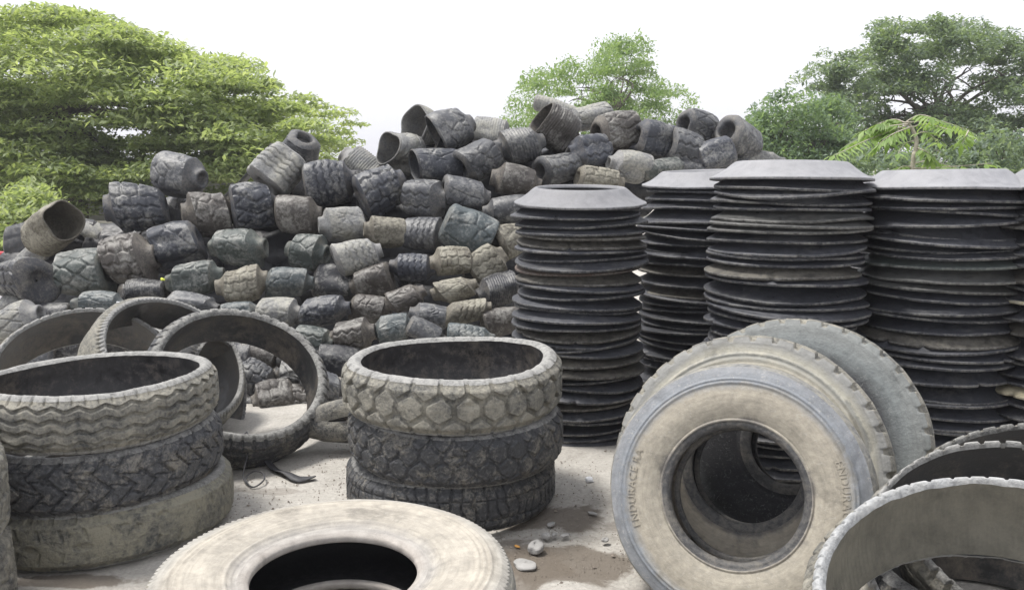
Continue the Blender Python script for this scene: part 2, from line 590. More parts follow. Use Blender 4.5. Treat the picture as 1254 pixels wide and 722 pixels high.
def revolve(prof, nth, rng=None, amp=0.0, squash=(1, 1)):
    """prof list of (r, a) -> grid P"""
    th = np.linspace(0, 2 * PI, nth, endpoint=False)[:, None]
    r = np.array([p[0] for p in prof])[None, :]
    a = np.array([p[1] for p in prof])[None, :]
    if rng is not None and amp:
        r = r + amp * wobble(th, a * 4, rng, 12, 7, 3)
        a = a + amp * wobble(th, r * 4, rng, 12, 7, 3)
    return np.stack([r * np.cos(th) * squash[0], r * np.sin(th) * squash[1], a + 0 * th], -1)


def smooth_prof(pts, n=4):
    """Catmull-Rom through the points"""
    p = [np.array(q, float) for q in pts]
    out = []
    for i in range(len(p) - 1):
        p0 = p[max(i - 1, 0)]
        p1, p2 = p[i], p[i + 1]
        p3 = p[min(i + 2, len(p) - 1)]
        for k in range(n):
            t = k / n
            out.append(tuple(0.5 * ((2 * p1) + (-p0 + p2) * t + (2 * p0 - 5 * p1 + 4 * p2 - p3) * t * t + (-p0 + 3 * p1 - 3 * p2 + p3) * t ** 3)))
    out.append(tuple(p[-1]))
    return out


def whole_tyre(label, loc, n, R, W, rb, kind, seed, m_tread, m_side, c_tread, c_side, group=None, spin=0.0, depth=0.014, letters=None, steps=(), bead_mat=None):
    root = thing('truck_tyre', label, 'tyre', loc, group, frame_z(n, spin))
    rng = np.random.default_rng(seed)
    nth = 640
    th = np.linspace(0, 2 * PI, nth, endpoint=False)[:, None]
    h2 = W / 2
    tw = 0.42 * W          # half tread width
    nv = 44
    a = np.linspace(-tw, tw, nv)[None, :]
    g = pattern(kind, np.broadcast_to(th, (nth, nv)), np.broadcast_to(a, (nth, nv)), R, 2 * tw, rng)
    r = R - 0.018 * (np.abs(a) / tw) ** 3 - depth * g + 0.0015 * wobble(th, a, rng, 25, 50, 40) + 0.003 * wobble(th, a, rng, 8, 6, 5)
    P = np.stack([r * np.cos(th), r * np.sin(th), a + 0 * th], -1)
    link('tread', grid_mesh('tread', P, m_tread), root, c_tread)
    rs = R - 0.018
    span = rs - rb
    for sgn in (1, -1):
        prof = [(rs - 0.8 * depth - 0.012, tw + 0.010), (rs - 0.17 * span, h2 * 0.95), (rs - 0.30 * span, h2 * 0.985), (rs - 0.50 * span, h2 * 1.0), (rs - 0.66 * span, h2 * 0.96), (rs - 0.80 * span, h2 * 0.87), (rs - 0.84 * span, h2 * 0.83), (rs - 0.88 * span, h2 * 0.84)]
        prof = smooth_prof(prof, 9)
        prof = [(q[0], q[1] + sum(0.005 * math.exp(-((q[0] - (rs - st * span)) / 0.0045) ** 2) for st in steps)) for q in prof]
        pr = np.array(prof)
        rr = pr[:, 0][None, :] + 0.0012 * wobble(th, pr[None, :, 1] * 4, rng, 10, 7, 3)
        aa = sgn * (pr[:, 1][None, :]) + 0.003 * wobble(th, pr[None, :, 0] * 3, rng, 12, 6, 4)
        S = np.stack([rr * np.cos(th), rr * np.sin(th), aa + 0 * th], -1)
        S = np.concatenate([P[:, -1:] if sgn > 0 else P[:, 0:1], S], 1)
        last = S[:, -1:]
        if sgn < 0:
            S = S[:, ::-1]
        link('sidewall', grid_mesh('sidewall', S, m_side), root, c_side)
        bp = smooth_prof([(rs - 0.88 * span, h2 * 0.84), (rs - 0.94 * span, h2 * 0.83), (rb + 0.004, h2 * 0.77), (rb, h2 * 0.70), (rb + 0.002, h2 * 0.58), (rb + 0.018, h2 * 0.56)], 3)
        bp = np.array(bp)
        B = np.stack([(bp[:, 0][None, :]) * np.cos(th), (bp[:, 0][None, :]) * np.sin(th), sgn * bp[:, 1][None, :] + 0 * th], -1)
        B[:, 0:1] = last
        bend = B[:, -1:]
        if sgn < 0:
            B = B[:, ::-1]
        link('bead', grid_mesh('bead', B, bead_mat or M_BEAD), root, (0.06, 0.06, 0.062))
        if sgn > 0:
            top_in = bend
        else:
            bot_in = bend
    ri = R - 0.035
    lp = smooth_prof([(rb + 0.018, h2 * 0.56), (rb + 0.3 * span, h2 * 0.72), (rb + 0.6 * span, h2 * 0.82), (ri - 0.02, h2 * 0.70), (ri, h2 * 0.4), (ri, 0), (ri, -h2 * 0.4), (ri - 0.02, -h2 * 0.70), (rb + 0.6 * span, -h2 * 0.82), (rb + 0.3 * span, -h2 * 0.72), (rb + 0.018, -h2 * 0.56)], 3)
    L = revolve(lp, nth)[:, ::-1]
    link('inner_liner', grid_mesh('inner_liner', L, M_LINER_TAN if letters else M_LINER_BLACK), root, (0.05, 0.046, 0.042) if letters else (0.012, 0.012, 0.014))
    if letters:
        for (txt, ang, rad, size) in letters:
            cu = bpy.data.curves.new('lettering', 'FONT')
            cu.body = txt
            cu.size = size
            cu.align_x = 'CENTER'
            cu.align_y = 'CENTER'
            cu.extrude = 0.0009
            cu.space_character = 1.12
            tmp = bpy.data.objects.new('lettering_source', cu)
            COL.objects.link(tmp)
            bpy.context.view_layer.update()
            me = bpy.data.meshes.new_from_object(tmp.evaluated_get(bpy.context.evaluated_depsgraph_get()))
            bpy.data.objects.remove(tmp)
            for v in me.vertices:
                x, y, z = v.co
                rr = rad + y
                t = math.radians(ang) - x / rad
                zz = np.interp(rr, [q[0] for q in sorted(prof)], [q[1] for q in sorted(prof)])
                v.co = (rr * math.cos(t), rr * math.sin(t), zz + 0.0012 + z)
            me.materials.clear()
            me.materials.append(m_side)
            link('raised_lettering', me, root, c_side)
    return root


# ------------------------------------------------------------------ rolled tyres of the heap
NECK = [(-0.34, 0.02), (-0.39, 0.13), (-0.46, 0.14), (-0.495, 0.18), (-0.485, 0.225), (-0.43, 0.235), (-0.385, 0.265), (-0.345, 0.335), (-0.312, 0.425), (-0.298, 0.455)]
HOLE = [(-0.12, 0.02), (-0.16, 0.20), (-0.38, 0.21), (-0.475, 0.235), (-0.495, 0.285), (-0.485, 0.34), (-0.44, 0.42), (-0.405, 0.465)]
BLUNT = [(-0.36, 0.02), (-0.42, 0.17), (-0.465, 0.21), (-0.485, 0.29), (-0.478, 0.36), (-0.455, 0.43), (-0.425, 0.472)]
OPEN = [(0.30, 0.02), (0.27, 0.30), (0.05, 0.41), (-0.30, 0.43), (-0.47, 0.44), (-0.495, 0.455), (-0.49, 0.480), (-0.455, 0.488)]
ENDS = {'n': NECK, 'h': HOLE, 'b': BLUNT, 'o': OPEN}


def roll_groove(style, th, x, rng, asp):
    s = th / (2 * PI)
    if style == 'zc':
        g = np.zeros(np.broadcast(th, x).shape)
        for xk in (-0.2, -0.07, 0.07, 0.2):
            g = np.maximum(g, groove(np.abs(x - xk - 0.022 * tri(13 * s)), 0.009, 0.012))
        return g
    if style == 'za':
        u = 9 * s + 0.13 * tri(x * 4.6)
        return groove(np.abs(u - np.round(u)), 0.055, 0.07)
    if style == 'blk':
        u = 11 * s + 0.10 * tri(x * 5)
        c = np.floor(u) % 2
        g = groove(np.abs(u - np.round(u)), 0.06, 0.07)
        for xk, p in ((-0.13, 0), (0.13, 0), (0.0, 1), (-0.24, 1), (0.24, 1)):
            g = np.maximum(g, groove(np.abs(x - xk), 0.010, 0.012) * (c == p))
        return g
    if style == 'hex':
        pts = []
        n = 9
        for k in range(n):
            for xa, off in ((-0.34, 0.5), (-0.12, 0), (0.12, 0.5), (0.34, 0)):
                j = rng.normal(0, 0.012, 2)
                pts.append(((k + off) / n * 3.0 / asp + j[0], xa + j[1]))
        return voronoi_groove(s * 3.0 / asp, x + 0 * s, 3.0 / asp, pts, 0.011, 0.010)
    if style == 'dia':
        u = 10 * s + 2.2 * np.abs(x)
        g = groove(np.abs(u - np.round(u)), 0.07, 0.08)
        v = 10 * s - 2.2 * np.abs(x)
        g = np.maximum(g, groove(np.abs(v - np.round(v)), 0.05, 0.07) * (np.abs(x) > 0.15))
        return g
    if style == 'rib':
        u = x * 17
        return 0.6 * groove(np.abs(u - np.round(u)), 0.14, 0.14) + 0 * s
    if style == 'crk':
        pts = [(rng.uniform(0, 2.8), rng.uniform(-0.42, 0.42)) for _ in range(34)]
        w = 0.35 * wobble(th, x, rng, 20, 18, 25)
        return 0.9 * voronoi_groove(s * 2.8 + 0.02 * w, x + 0.02 * w, 2.8, pts, 0.007, 0.01) * np.clip(0.5 + wobble(th, x, rng, 8, 5, 8), 0, 1)
    return np.zeros(np.broadcast(th, x).shape)


def rolled_tyre(label, loc, axis, L, D, style, ends, seed, mat, col, group, spin=0.0, lo=False, squash=1.0):
    rng = np.random.default_rng(seed)
    root = thing('rolled_tyre', label, 'rolled tyre', loc, group, frame_x(axis, spin))
    nth = 84 if lo else 132
    nb = 20 if lo else 44
    th = np.linspace(0, 2 * PI, nth, endpoint=False)[:, None]
    eL = smooth_prof(ENDS[ends[0]], 2)
    eR = [(-x, r) for x, r in smooth_prof(ENDS[ends[1]], 2)]
    x0, r0 = eL[-1]
    x1, r1 = eR[-1]
    asp = D / L
    amp = [rng.normal(0, 0.055), rng.normal(0, 0.04), rng.normal(0, 0.028), rng.normal(0, 0.018), rng.normal(0, 0.012)]
    phs = rng.uniform(0, 6.28, 5)
    tw = rng.normal(0, 1.2, 5)
    taper = rng.normal(0, 0.16)
    dents = [(rng.uniform(0, 6.28), rng.uniform(-0.3, 0.3), rng.uniform(0.25, 0.6), rng.uniform(0.08, 0.25), rng.uniform(0.03, 0.11)) for _ in range(4)]
    bend = rng.normal(0, 0.10, 2)
    shear = rng.normal(0, 0.10, 2)
    lugs = rng.integers(9, 15)
    pl = rng.uniform(0, 6.28)

    def place(x, r):
        k = 1.0
        for i in range(5):
            k = k + amp[i] * np.cos((i + 2) * th + phs[i] + tw[i] * x)
        k = k * (1 + taper * x)
        for (dt, dx, wt, wx, dp) in dents:
            ang = np.angle(np.exp(1j * (th - dt)))
            k = k - dp * np.exp(-(ang / wt) ** 2 - ((x - dx) / wx) ** 2)
        rr = r * k
        y = rr * np.cos(th)
        z = rr * np.sin(th) * squash
        xx = x + (shear[0] * y + shear[1] * z) * np.clip(r / 0.4, 0, 1) ** 2
        y = y + bend[0] * (x * x - 0.06)
        z = z + bend[1] * (x * x - 0.06)
        return np.stack([xx * L, y * D, z * D], -1)

    bx = np.linspace(x0, x1, nb)[None, :]
    u = (bx - x0) / (x1 - x0)
    br = r0 + (r1 - r0) * u + 0.040 * np.sin(PI * u) ** 0.7
    g = roll_groove(style, th, bx, rng, asp)
    fade = np.ones_like(bx)
    edge = np.minimum(u, 1 - u)
    lug = 0.03 * (np.sign(np.sin(lugs * th + pl)) * 0.5) * np.exp(-(edge / 0.06) ** 2) * np.clip(0.6 + wobble(th, bx * 0, rng, 5, 4), 0, 1.4)
    r = br - 0.038 * g * fade + lug * np.sin(PI * np.clip(edge / 0.08, 0, 0.5)) + 0.004 * wobble(th, bx, rng, 30, 30, 26) + 0.008 * wobble(th, bx, rng, 10, 6, 9)
    r[:, 0] = r0
    r[:, -1] = r1
    body = place(bx + 0 * th, r)
    link('tread', grid_mesh('tread', body, mat), root, col)
    for e, kind in ((eL, ends[0]), (eR, ends[1])):
        ex = np.array([p[0] for p in e])[None, :]
        er = np.array([p[1] for p in e])[None, :]
        rrn = er + 0.008 * wobble(th, ex, rng, 8, 5, 5) * np.clip((0.47 - er) / 0.1, 0, 1)
        Pe = place(ex + 0 * th, rrn + 0 * th)
        if e is eR:
            Pe = Pe[:, ::-1]
        if kind == 'o':
            link('inner_liner', grid_mesh('inner_liner', Pe, M_BEAD), root, tuple(c * 0.8 for c in col))
        else:
            link('bead', grid_mesh('bead', Pe, M_BEAD), root, tuple(min(0.2, c * 1.05 + 0.005) for c in col))
    return root


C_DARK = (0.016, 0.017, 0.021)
C_BLUE = (0.026, 0.029, 0.038)
C_GREY = (0.045, 0.047, 0.052)
C_GREEN = (0.040, 0.048, 0.045)
C_BROWN = (0.042, 0.037, 0.033)
C_TAN = (0.085, 0.077, 0.060)
C_PALE = (0.125, 0.127, 0.128)
C_TEAL = (0.045, 0.056, 0.060)
COLS = dict(d=C_DARK, b=C_BLUE, g=C_GREY, e=C_GREEN, n=C_BROWN, t=C_TAN, p=C_PALE, l=C_TEAL)

# x, y, length, diameter (photo pixels), tilt, turn toward camera (+ left end), style, ends, tint, depth offset, label
ROLLS = [
    (62, 281, 66, 58, 22, -32, 'rib', 'bo', 't', .1, 'smooth tan-edged tyre curled open, tilted on the pile end beneath the feathery tree'),
    (117, 289, 42, 34, -25, 0, '-', 'bb', 'p', .5, 'pale bleached tyre piece behind the curled tan-edged tyre'),
    (42, 318, 44, 34, 40, 0, '-', 'bb', 'p', .5, 'pale grey tyre piece poking up between the curled tyre and a dark drum'),
    (167, 254, 70, 60, 3, 14, 'blk', 'nb', 'b', 0, 'dark drum-shaped tyre with a pale tapering neck, below the feathery tree'),
    (222, 215, 64, 57, -12, -16, 'crk', 'bn', 'g', 0, 'lone grey rolled tyre perched highest at the feathery tree end of the heap'),
    (157, 318, 67, 66, 8, 14, 'blk', 'nn', 'n', -.15, 'brown block-tread rolled tyre wedged below the drum with the pale neck'),
    (98, 335, 70, 64, 5, 0, 'hex', 'nb', 'e', -.1, 'drum-shaped tyre with big hexagon tread beneath the curled tan-edged tyre'),
    (30, 343, 64, 60, 0, -20, 'blk', 'bb', 'd', -.25, 'black knobbly rolled tyre with a worn tan rim, last at the heap end'),
    (212, 300, 66, 58, 15, 10, 'crk', 'nb', 'b', -.1, 'shiny dark rolled tyre bearing a grey-green oval patch'),
    (256, 262, 62, 62, 5, 22, 'crk', 'nb', 'n', -.05, 'mud-streaked rolled tyre directly below the lone perched one'),
    (208, 262, 44, 44, 5, 0, '-', 'bb', 'd', .55, 'black tyre in the shadow under the lone perched one'),
    (313, 252, 58, 60, 5, 14, 'dia', 'bb', 'b', -.02, 'rolled tyre with diagonal block tread and a ragged tan rim'),
    (341, 208, 52, 62, 52, 10, 'zc', 'bb', 'p', .0, 'tilted two-tone tyre with pale zigzag tread over the diagonal block one'),
    (367, 186, 44, 50, 62, -40, 'rib', 'oh', 'g', .35, 'loose grey tyre showing a dark slot, topmost behind the two-tone zigzag one'),
    (406, 224, 62, 62, 10, 12, 'zc', 'bb', 'b', .05, 'large blue-black rolled tyre beside the two-tone zigzag one'),
    (440, 203, 50, 46, -38, 0, 'rib', 'bb', 'p', .5, 'bleached ribbed tyre rising behind two large blue-black ones'),
    (367, 263, 54, 54, -3, 0, '-', 'hb', 'n', .0, 'plain brown rolled tyre with a frayed upper end'),
    (292, 303, 68, 49, 0, 0, 'crk', 'nn', 'e', -.1, 'grey-green rolled tyre with both ends pointed, under the diagonal block one'),
    (240, 341, 68, 43, 9, 0, 'crk', 'nn', 'e', -.2, 'grey-green rolled tyre with a rusty ring mark'),
    (297, 348, 62, 47, 10, 10, 'blk', 'nn', 't', -.25, 'yellowish rolled tyre with cracked muddy blocks'),
    (377, 308, 54, 47, -10, -10, 'crk', 'bn', 'e', -.1, 'grey-green tapered rolled tyre below the plain brown one'),
    (355, 345, 57, 39, 0, 0, 'crk', 'bn', 'l', -.2, 'teal-grey rolled tyre next to the yellowish cracked one'),
    (181, 358, 50, 36, 3, 0, 'rib', 'bb', 'd', -.1, 'small black ribbed rolled tyre under the brown block-tread one'),
    (123, 374, 68, 38, -4, 0, 'hex', 'nn', 'l', -.25, 'grey-green rolled tyre with zigzag lugs peeping over a tread ring'),
    (238, 374, 62, 32, -8, 0, 'crk', 'bn', 'g', -.3, 'flat grey rolled tyre just over the leaning ribbed ring'),
    (294, 384, 56, 32, 10, 0, 'crk', 'bn', 'l', -.35, 'teal tyre end peeping over the big leaning ring'),
    (343, 383, 54, 42, 0, 0, 'crk', 'bn', 'p', -.3, 'pale speckled rolled tyre below the teal-grey one'),
    (395, 381, 68, 40, 9, 0, 'crk', 'nn', 'b', -.3, 'slate-blue rolled tyre with both ends necked, beside the pale speckled one'),
    (381, 417, 57, 40, -9, 0, 'za', 'nn', 'e', -.4, 'pale green-grey tyre with wavy grooves along it, by the big leaning ring'),
    (432, 411, 56, 47, 10, 0, 'za', 'nn', 'n', -.4, 'brown-grey tyre with zigzag grooves along it, behind the central ring stack'),
    (482, 402, 54, 34, 10, 0, 'crk', 'nn', 'l', -.4, 'slate rolled tyre with an orange scar, over the central ring stack'),
    (454, 378, 50, 38, -4, 0, 'crk', 'bb', 'n', -.2, 'dull dark brown tyre under the orange-muddied one'),
    (410, 346, 50, 46, -5, 0, '-', 'bb', 'd', .05, 'smooth black tyre recessed over the slate-blue one'),
    (455, 344, 52, 46, 16, 0, 'crk', 'bb', 'n', -.15, 'brown-grey creased tyre below the pale herringbone one'),
    (418, 275, 54, 41, 4, 8, 'crk', 'nb', 'p', -.1, 'pale dusty drum below the big blue-black tyre'),
    (472, 284, 52, 41, -3, 8, 'crk', 'nb', 't', -.15, 'tan egg-shaped rolled tyre adjoining the pale dusty drum'),
    (439, 313, 58, 44, 14, 0, 'zc', 'bn', 'p', -.25, 'pale rolled tyre with herringbone ribs under the pale drum'),
    (520, 286, 54, 46, -3, 0, 'zc', 'bn', 'g', -.1, 'grey chevron-ribbed rolled tyre next to the tan egg-shaped one'),
    (506, 327, 57, 37, -3, 0, 'zc', 'bn', 'b', -.2, 'dark slim ribbed tyre below the grey chevron one'),
    (467, 230, 60, 62, 28, 14, 'blk', 'bb', 'b', -.05, 'big blue-black rolled tyre tilted above the tan egg-shaped one'),
    (520, 243, 56, 52, -6, 0, 'za', 'bn', 'g', .0, 'grey tyre with wavy grooves along it, below the pointed slotted one'),
    (540, 202, 68, 44, 6, 22, 'crk', 'on', 'b', .05, 'dark pointed rolled tyre with a slot mouth, below the bulging top one'),
    (492, 187, 46, 54, -12, 48, 'crk', 'ob', 'p', .25, 'bleached open tyre showing its dark slot, on the heap ridge'),
    (524, 160, 44, 52, -14, 44, 'rib', 'ob', 'p', .5, 'bleached ribbed tyre standing open behind the bulging top one'),
    (556, 158, 52, 52, 24, 24, 'crk', 'ob', 'g', .2, 'bulging grey tyre crowning the ridge between two bleached ones'),
    (597, 162, 50, 36, -12, 0, 'rib', 'bb', 'p', .6, 'bleached ribbed tyre back behind the ridge, beside the bulging one'),
    (590, 193, 58, 50, 32, 26, 'crk', 'hb', 'g', .0, 'two-tone tyre with muddy pale top and hollow end'),
    (637, 178, 62, 48, 14, 22, 'rib', 'nn', 'g', .05, 'smooth grey rolled tyre with ridge bands and a dimpled end'),
    (632, 221, 62, 40, -8, 0, '-', 'bn', 'n', .0, 'smooth olive-banded tyre above the pale-topped disc stack'),
    (571, 237, 58, 40, -10, 0, 'crk', 'bb', 'g', -.02, 'pale grey rolled tyre resting on the large squared grey one'),
    (682, 206, 55, 44, 18, 30, 'za', 'hb', 'g', .1, 'rolled tyre with deep zigzag tread and a hollow end, over the first disc stack'),
    (683, 159, 52, 56, -32, 26, 'rib', 'ob', 'n', .15, 'smooth brown tyre with fine rings, tipped mouth upward on the ridge'),
    (684, 134, 62, 22, -18, 0, 'rib', 'bb', 'p', .7, 'bleached tread slab sticking out behind the ringed brown tyre'),
    (722, 144, 52, 34, 12, 0, 'crk', 'bb', 'p', .5, 'bluish pale tyre behind the ridge under the airy tree'),
    (722, 187, 56, 48, 12, 22, 'za', 'nb', 'b', .05, 'blue-black chunky zigzag rolled tyre under the bluish pale one'),
    (757, 160, 62, 48, 14, 24, 'dia', 'hn', 'n', .15, 'brownish mud-caked rolled tyre with a hollow end on the ridge'),
    (803, 173, 58, 50, -8, 18, 'crk', 'hb', 'b', .15, 'slate rolled tyre with a tan end beside the brownish mud-caked one'),
    (841, 184, 46, 48, -16, 0, 'za', 'bn', 'g', .12, 'grey zigzag tyre next to the slate tan-ended one'),
    (873, 191, 54, 42, 18, 0, 'crk', 'bb', 'b', .1, 'slate creased rolled tyre under two hollow-ended ones'),
    (859, 157, 60, 42, -6, 30, 'hex', 'hb', 'g', .3, 'grey hexagon-block rolled tyre with a round hollow end on the ridge'),
    (903, 172, 48, 52, -24, 34, 'crk', 'hb', 'g', .25, 'hollow-ended rolled tyre with a tan lip, last along the ridge'),
    (930, 198, 62, 30, 0, 0, 'crk', 'bb', 'p', .45, 'pale grey tyre lying low past the end of the ridge'),
    (890, 207, 60, 26, 10, 0, 'crk', 'bb', 'g', .4, 'grey tyre low behind the tallest disc stack'),
    (768, 203, 52, 40, -6, 22, 'crk', 'nb', 'p', .0, 'pale rounded tyre with a dark neck under the mud-caked one'),
    (735, 221, 58, 34, -6, 10, 'blk', 'bn', 't', .0, 'pale muddy cracked tyre peeping over the first disc stack'),
    (810, 211, 52, 34, 10, 20, 'crk', 'nb', 'e', .05, 'pale green-grey tyre above the recessed disc stack'),
    (846, 207, 50, 26, -8, 0, 'crk', 'bb', 'g', .15, 'grey wrinkled tyre low behind the recessed disc stack'),
    (572, 282, 62, 56, -22, 0, 'crk', 'bo', 'l', -.2, 'large squared grey tyre with a dark cut lip'),
    (620, 259, 58, 42, 3, 8, '-', 'nb', 'g', -.05, 'smooth grey tyre with tapered end behind the first disc stack'),
    (628, 292, 54, 40, 20, 26, 'crk', 'hb', 't', -.1, 'tan worn tyre with holes, half behind the first disc stack'),
    (551, 320, 49, 42, 4, 0, 'blk', 'nb', 't', -.25, 'tan block-tread tyre below the large squared grey one'),
    (597, 322, 48, 41, 30, 0, 'za', 'bb', 't', -.2, 'tan rolled tyre with one wavy groove, by the disc stack'),
    (557, 354, 57, 32, 15, 0, 'crk', 'nn', 't', -.3, 'slim yellowish tyre lying slanted above the ribbed tan one'),
    (607, 356, 50, 44, 20, 10, 'rib', 'nb', 'd', -.15, 'blue-black smooth tyre in shade beside the first disc stack'),
    (574, 381, 56, 33, 10, 0, 'zc', 'bn', 't', -.35, 'tan tyre with muddy ribs above the central ring stack'),
    (525, 387, 48, 34, -8, 0, 'crk', 'bb', 'g', -.3, 'grey mottled tyre between the orange-muddied and ribbed tan ones'),
    (495, 365, 54, 34, 22, 0, 'crk', 'nb', 'n', -.3, 'small rolled tyre caked with orange mud'),
    (577, 411, 58, 28, -8, 0, 'zc', 'bn', 'l', -.4, 'blue-grey slim tyre close behind the central ring stack'),
    (615, 393, 52, 37, 10, 24, '-', 'bb', 'n', -.25, 'brown smooth tyre with a flat disc end, at the foot of the disc stack'),
    (522, 407, 50, 30, -25, 0, '-', 'bb', 'g', -.4, 'grey wedge-shaped tyre piece just over the central ring stack'),
    (415, 442, 62, 40, -10, 0, '-', 'bb', 'd', -.35, 'smooth black tyre below the zigzag-grooved pair'),
    (396, 470, 58, 38, -16, 0, 'crk', 'bb', 'g', -.5, 'grey tyre lying on the ground behind the small squashed tyre'),
    (336, 490, 52, 52, 12, 20, 'crk', 'nb', 'n', -.45, 'brown rolled tyre seen through the big leaning ring'),
    (312, 462, 52, 44, -30, 0, 'blk', 'bn', 'g', -.4, 'grey lump of rolled tyre seen through the big leaning ring'),
    (322, 434, 56, 34, -15, 0, '-', 'bb', 'n', -.3, 'dark brown tyre high inside the opening of the big leaning ring'),
    (366, 458, 56, 44, 6, 0, 'crk', 'bn', 'd', -.35, 'black tyre deep behind the far side of the big leaning ring'),
    (374, 492, 54, 42, -8, 0, 'blk', 'bb', 'n', -.4, 'brown block tyre on the ground just past the big leaning ring'),
    (282, 440, 56, 44, 4, 0, '-', 'bb', 'd', -.3, 'smooth black tyre over the ring standing inside the big one'),
    (300, 503, 40, 30, 20, 0, '-', 'bb', 'd', -.35, 'small dark tyre low inside the big leaning ring'),
    (20, 394, 66, 50, 18, 0, 'hex', 'bb', 'p', -.5, 'pale green-grey block tyre lying behind the far tread ring'),
    (14, 372, 34, 24, 10, 0, '-', 'bb', 'p', -.1, 'small pale tyre lump beneath the black knobbly one'),
    (62, 386, 50, 34, 0, 0, '-', 'bb', 'd', -.1, 'dark tyre under the hexagon tread drum'),
    (200, 385, 50, 34, 0, 0, 'crk', 'bb', 'g', -.2, 'grey lump of tyre hidden between two leaning rings'),
    (150, 410, 62, 42, 6, 0, 'blk', 'nn', 'd', -.45, 'black block tyre behind the opening of the dusty toothed ring'),
    (85, 425, 62, 44, -8, 0, 'crk', 'nb', 'd', -.5, 'black creased tyre behind the opening of the dusty toothed ring'),
    (40, 440, 60, 44, 5, 0, 'crk', 'bb', 'g', -.55, 'grey tyre lowest behind the dusty toothed ring'),
    (215, 415, 60, 42, 4, 0, 'crk', 'bb', 'd', -.4, 'black tyre seen through the tipped ribbed ring'),
    (262, 420, 60, 44, -6, 0, 'blk', 'bn', 'd', -.35, 'black block tyre at the upper edge of the big leaning ring'),
    (365, 437, 50, 40, 12, 0, 'crk', 'bn', 'd', -.3, 'black tyre between the big leaning ring and the wavy-grooved tyre'),
]


def heap_depth(x, y):
    d = 7.75 - (y - 150) / 300.0 * 1.55
    if x > 640:
        d += 0.25 * min(1, (x - 640) / 150)
    return d


HEAP_GROUP = 'rolled tyres heaped in the big pile'
for i, (x, y, L, D, ang, yaw, style, ends, tint, off, lab) in enumerate(ROLLS):
    d = heap_depth(x, y) + off
    a = math.radians(ang)
    yw = math.radians(yaw + random.uniform(-7, 7))
    right = XV * math.cos(a) + UPV * math.sin(a)
    axis = right * math.cos(yw) + FWD * math.sin(yw)
    k = d / FPX
    c = COLS[tint]
    j = random.uniform(1.15, 1.6)
    c = tuple(q * j for q in c)
    mat = M_ROLL_DUSTY if tint in 'tp' else M_ROLL
    if 'flat' not in lab and 'slab' not in lab and 'drum' not in lab:
        ends = ''.join('n' if (e == 'b' and (i * 7 + q * 3) % 5 < 2) else e for q, e in enumerate(ends))
    rolled_tyre(lab, at_d(x, y, d), axis, L * k * 1.03, D * k * 0.94, style, ends, 1000 + i, mat, c, HEAP_GROUP, random.uniform(0, 6.28))

# tyres wedged deeper in the heap, coloured darker to paint the shade in its gaps
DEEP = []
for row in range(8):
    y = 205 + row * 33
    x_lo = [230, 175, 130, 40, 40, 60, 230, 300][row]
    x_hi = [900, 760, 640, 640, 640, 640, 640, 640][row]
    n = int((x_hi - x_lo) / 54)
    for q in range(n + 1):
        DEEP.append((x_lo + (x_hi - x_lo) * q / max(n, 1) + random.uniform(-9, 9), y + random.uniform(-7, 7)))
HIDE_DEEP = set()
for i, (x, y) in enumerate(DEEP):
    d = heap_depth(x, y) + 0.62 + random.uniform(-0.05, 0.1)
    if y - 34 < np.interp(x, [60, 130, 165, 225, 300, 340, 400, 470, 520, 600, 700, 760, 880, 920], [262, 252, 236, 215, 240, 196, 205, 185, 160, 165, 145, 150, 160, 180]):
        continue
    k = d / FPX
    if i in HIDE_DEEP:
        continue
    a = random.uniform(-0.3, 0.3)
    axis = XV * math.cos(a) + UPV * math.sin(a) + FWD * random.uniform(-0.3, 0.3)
    rolled_tyre('rolled tyre coloured dark as gap shade, wedged deep inside the heap', at_d(x, y, d), axis, 68 * k, 60 * k, random.choice(['crk', 'blk', '-']), 'bb', 3000 + i,
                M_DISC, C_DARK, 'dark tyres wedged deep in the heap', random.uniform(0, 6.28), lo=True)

# ------------------------------------------------------------------ sidewall discs in stacks
ORD = ['first', 'second', 'third', 'fourth', 'fifth', 'sixth', 'seventh', 'eighth', 'ninth', 'tenth', 'eleventh', 'twelfth', 'thirteenth', 'fourteenth', 'fifteenth', 'sixteenth', 'seventeenth', 'eighteenth', 'nineteenth', 'twentieth']
ORD += ['twenty-' + o for o in ORD[:9]] + ['thirtieth'] + ['thirty-' + o for o in ORD[:9]]


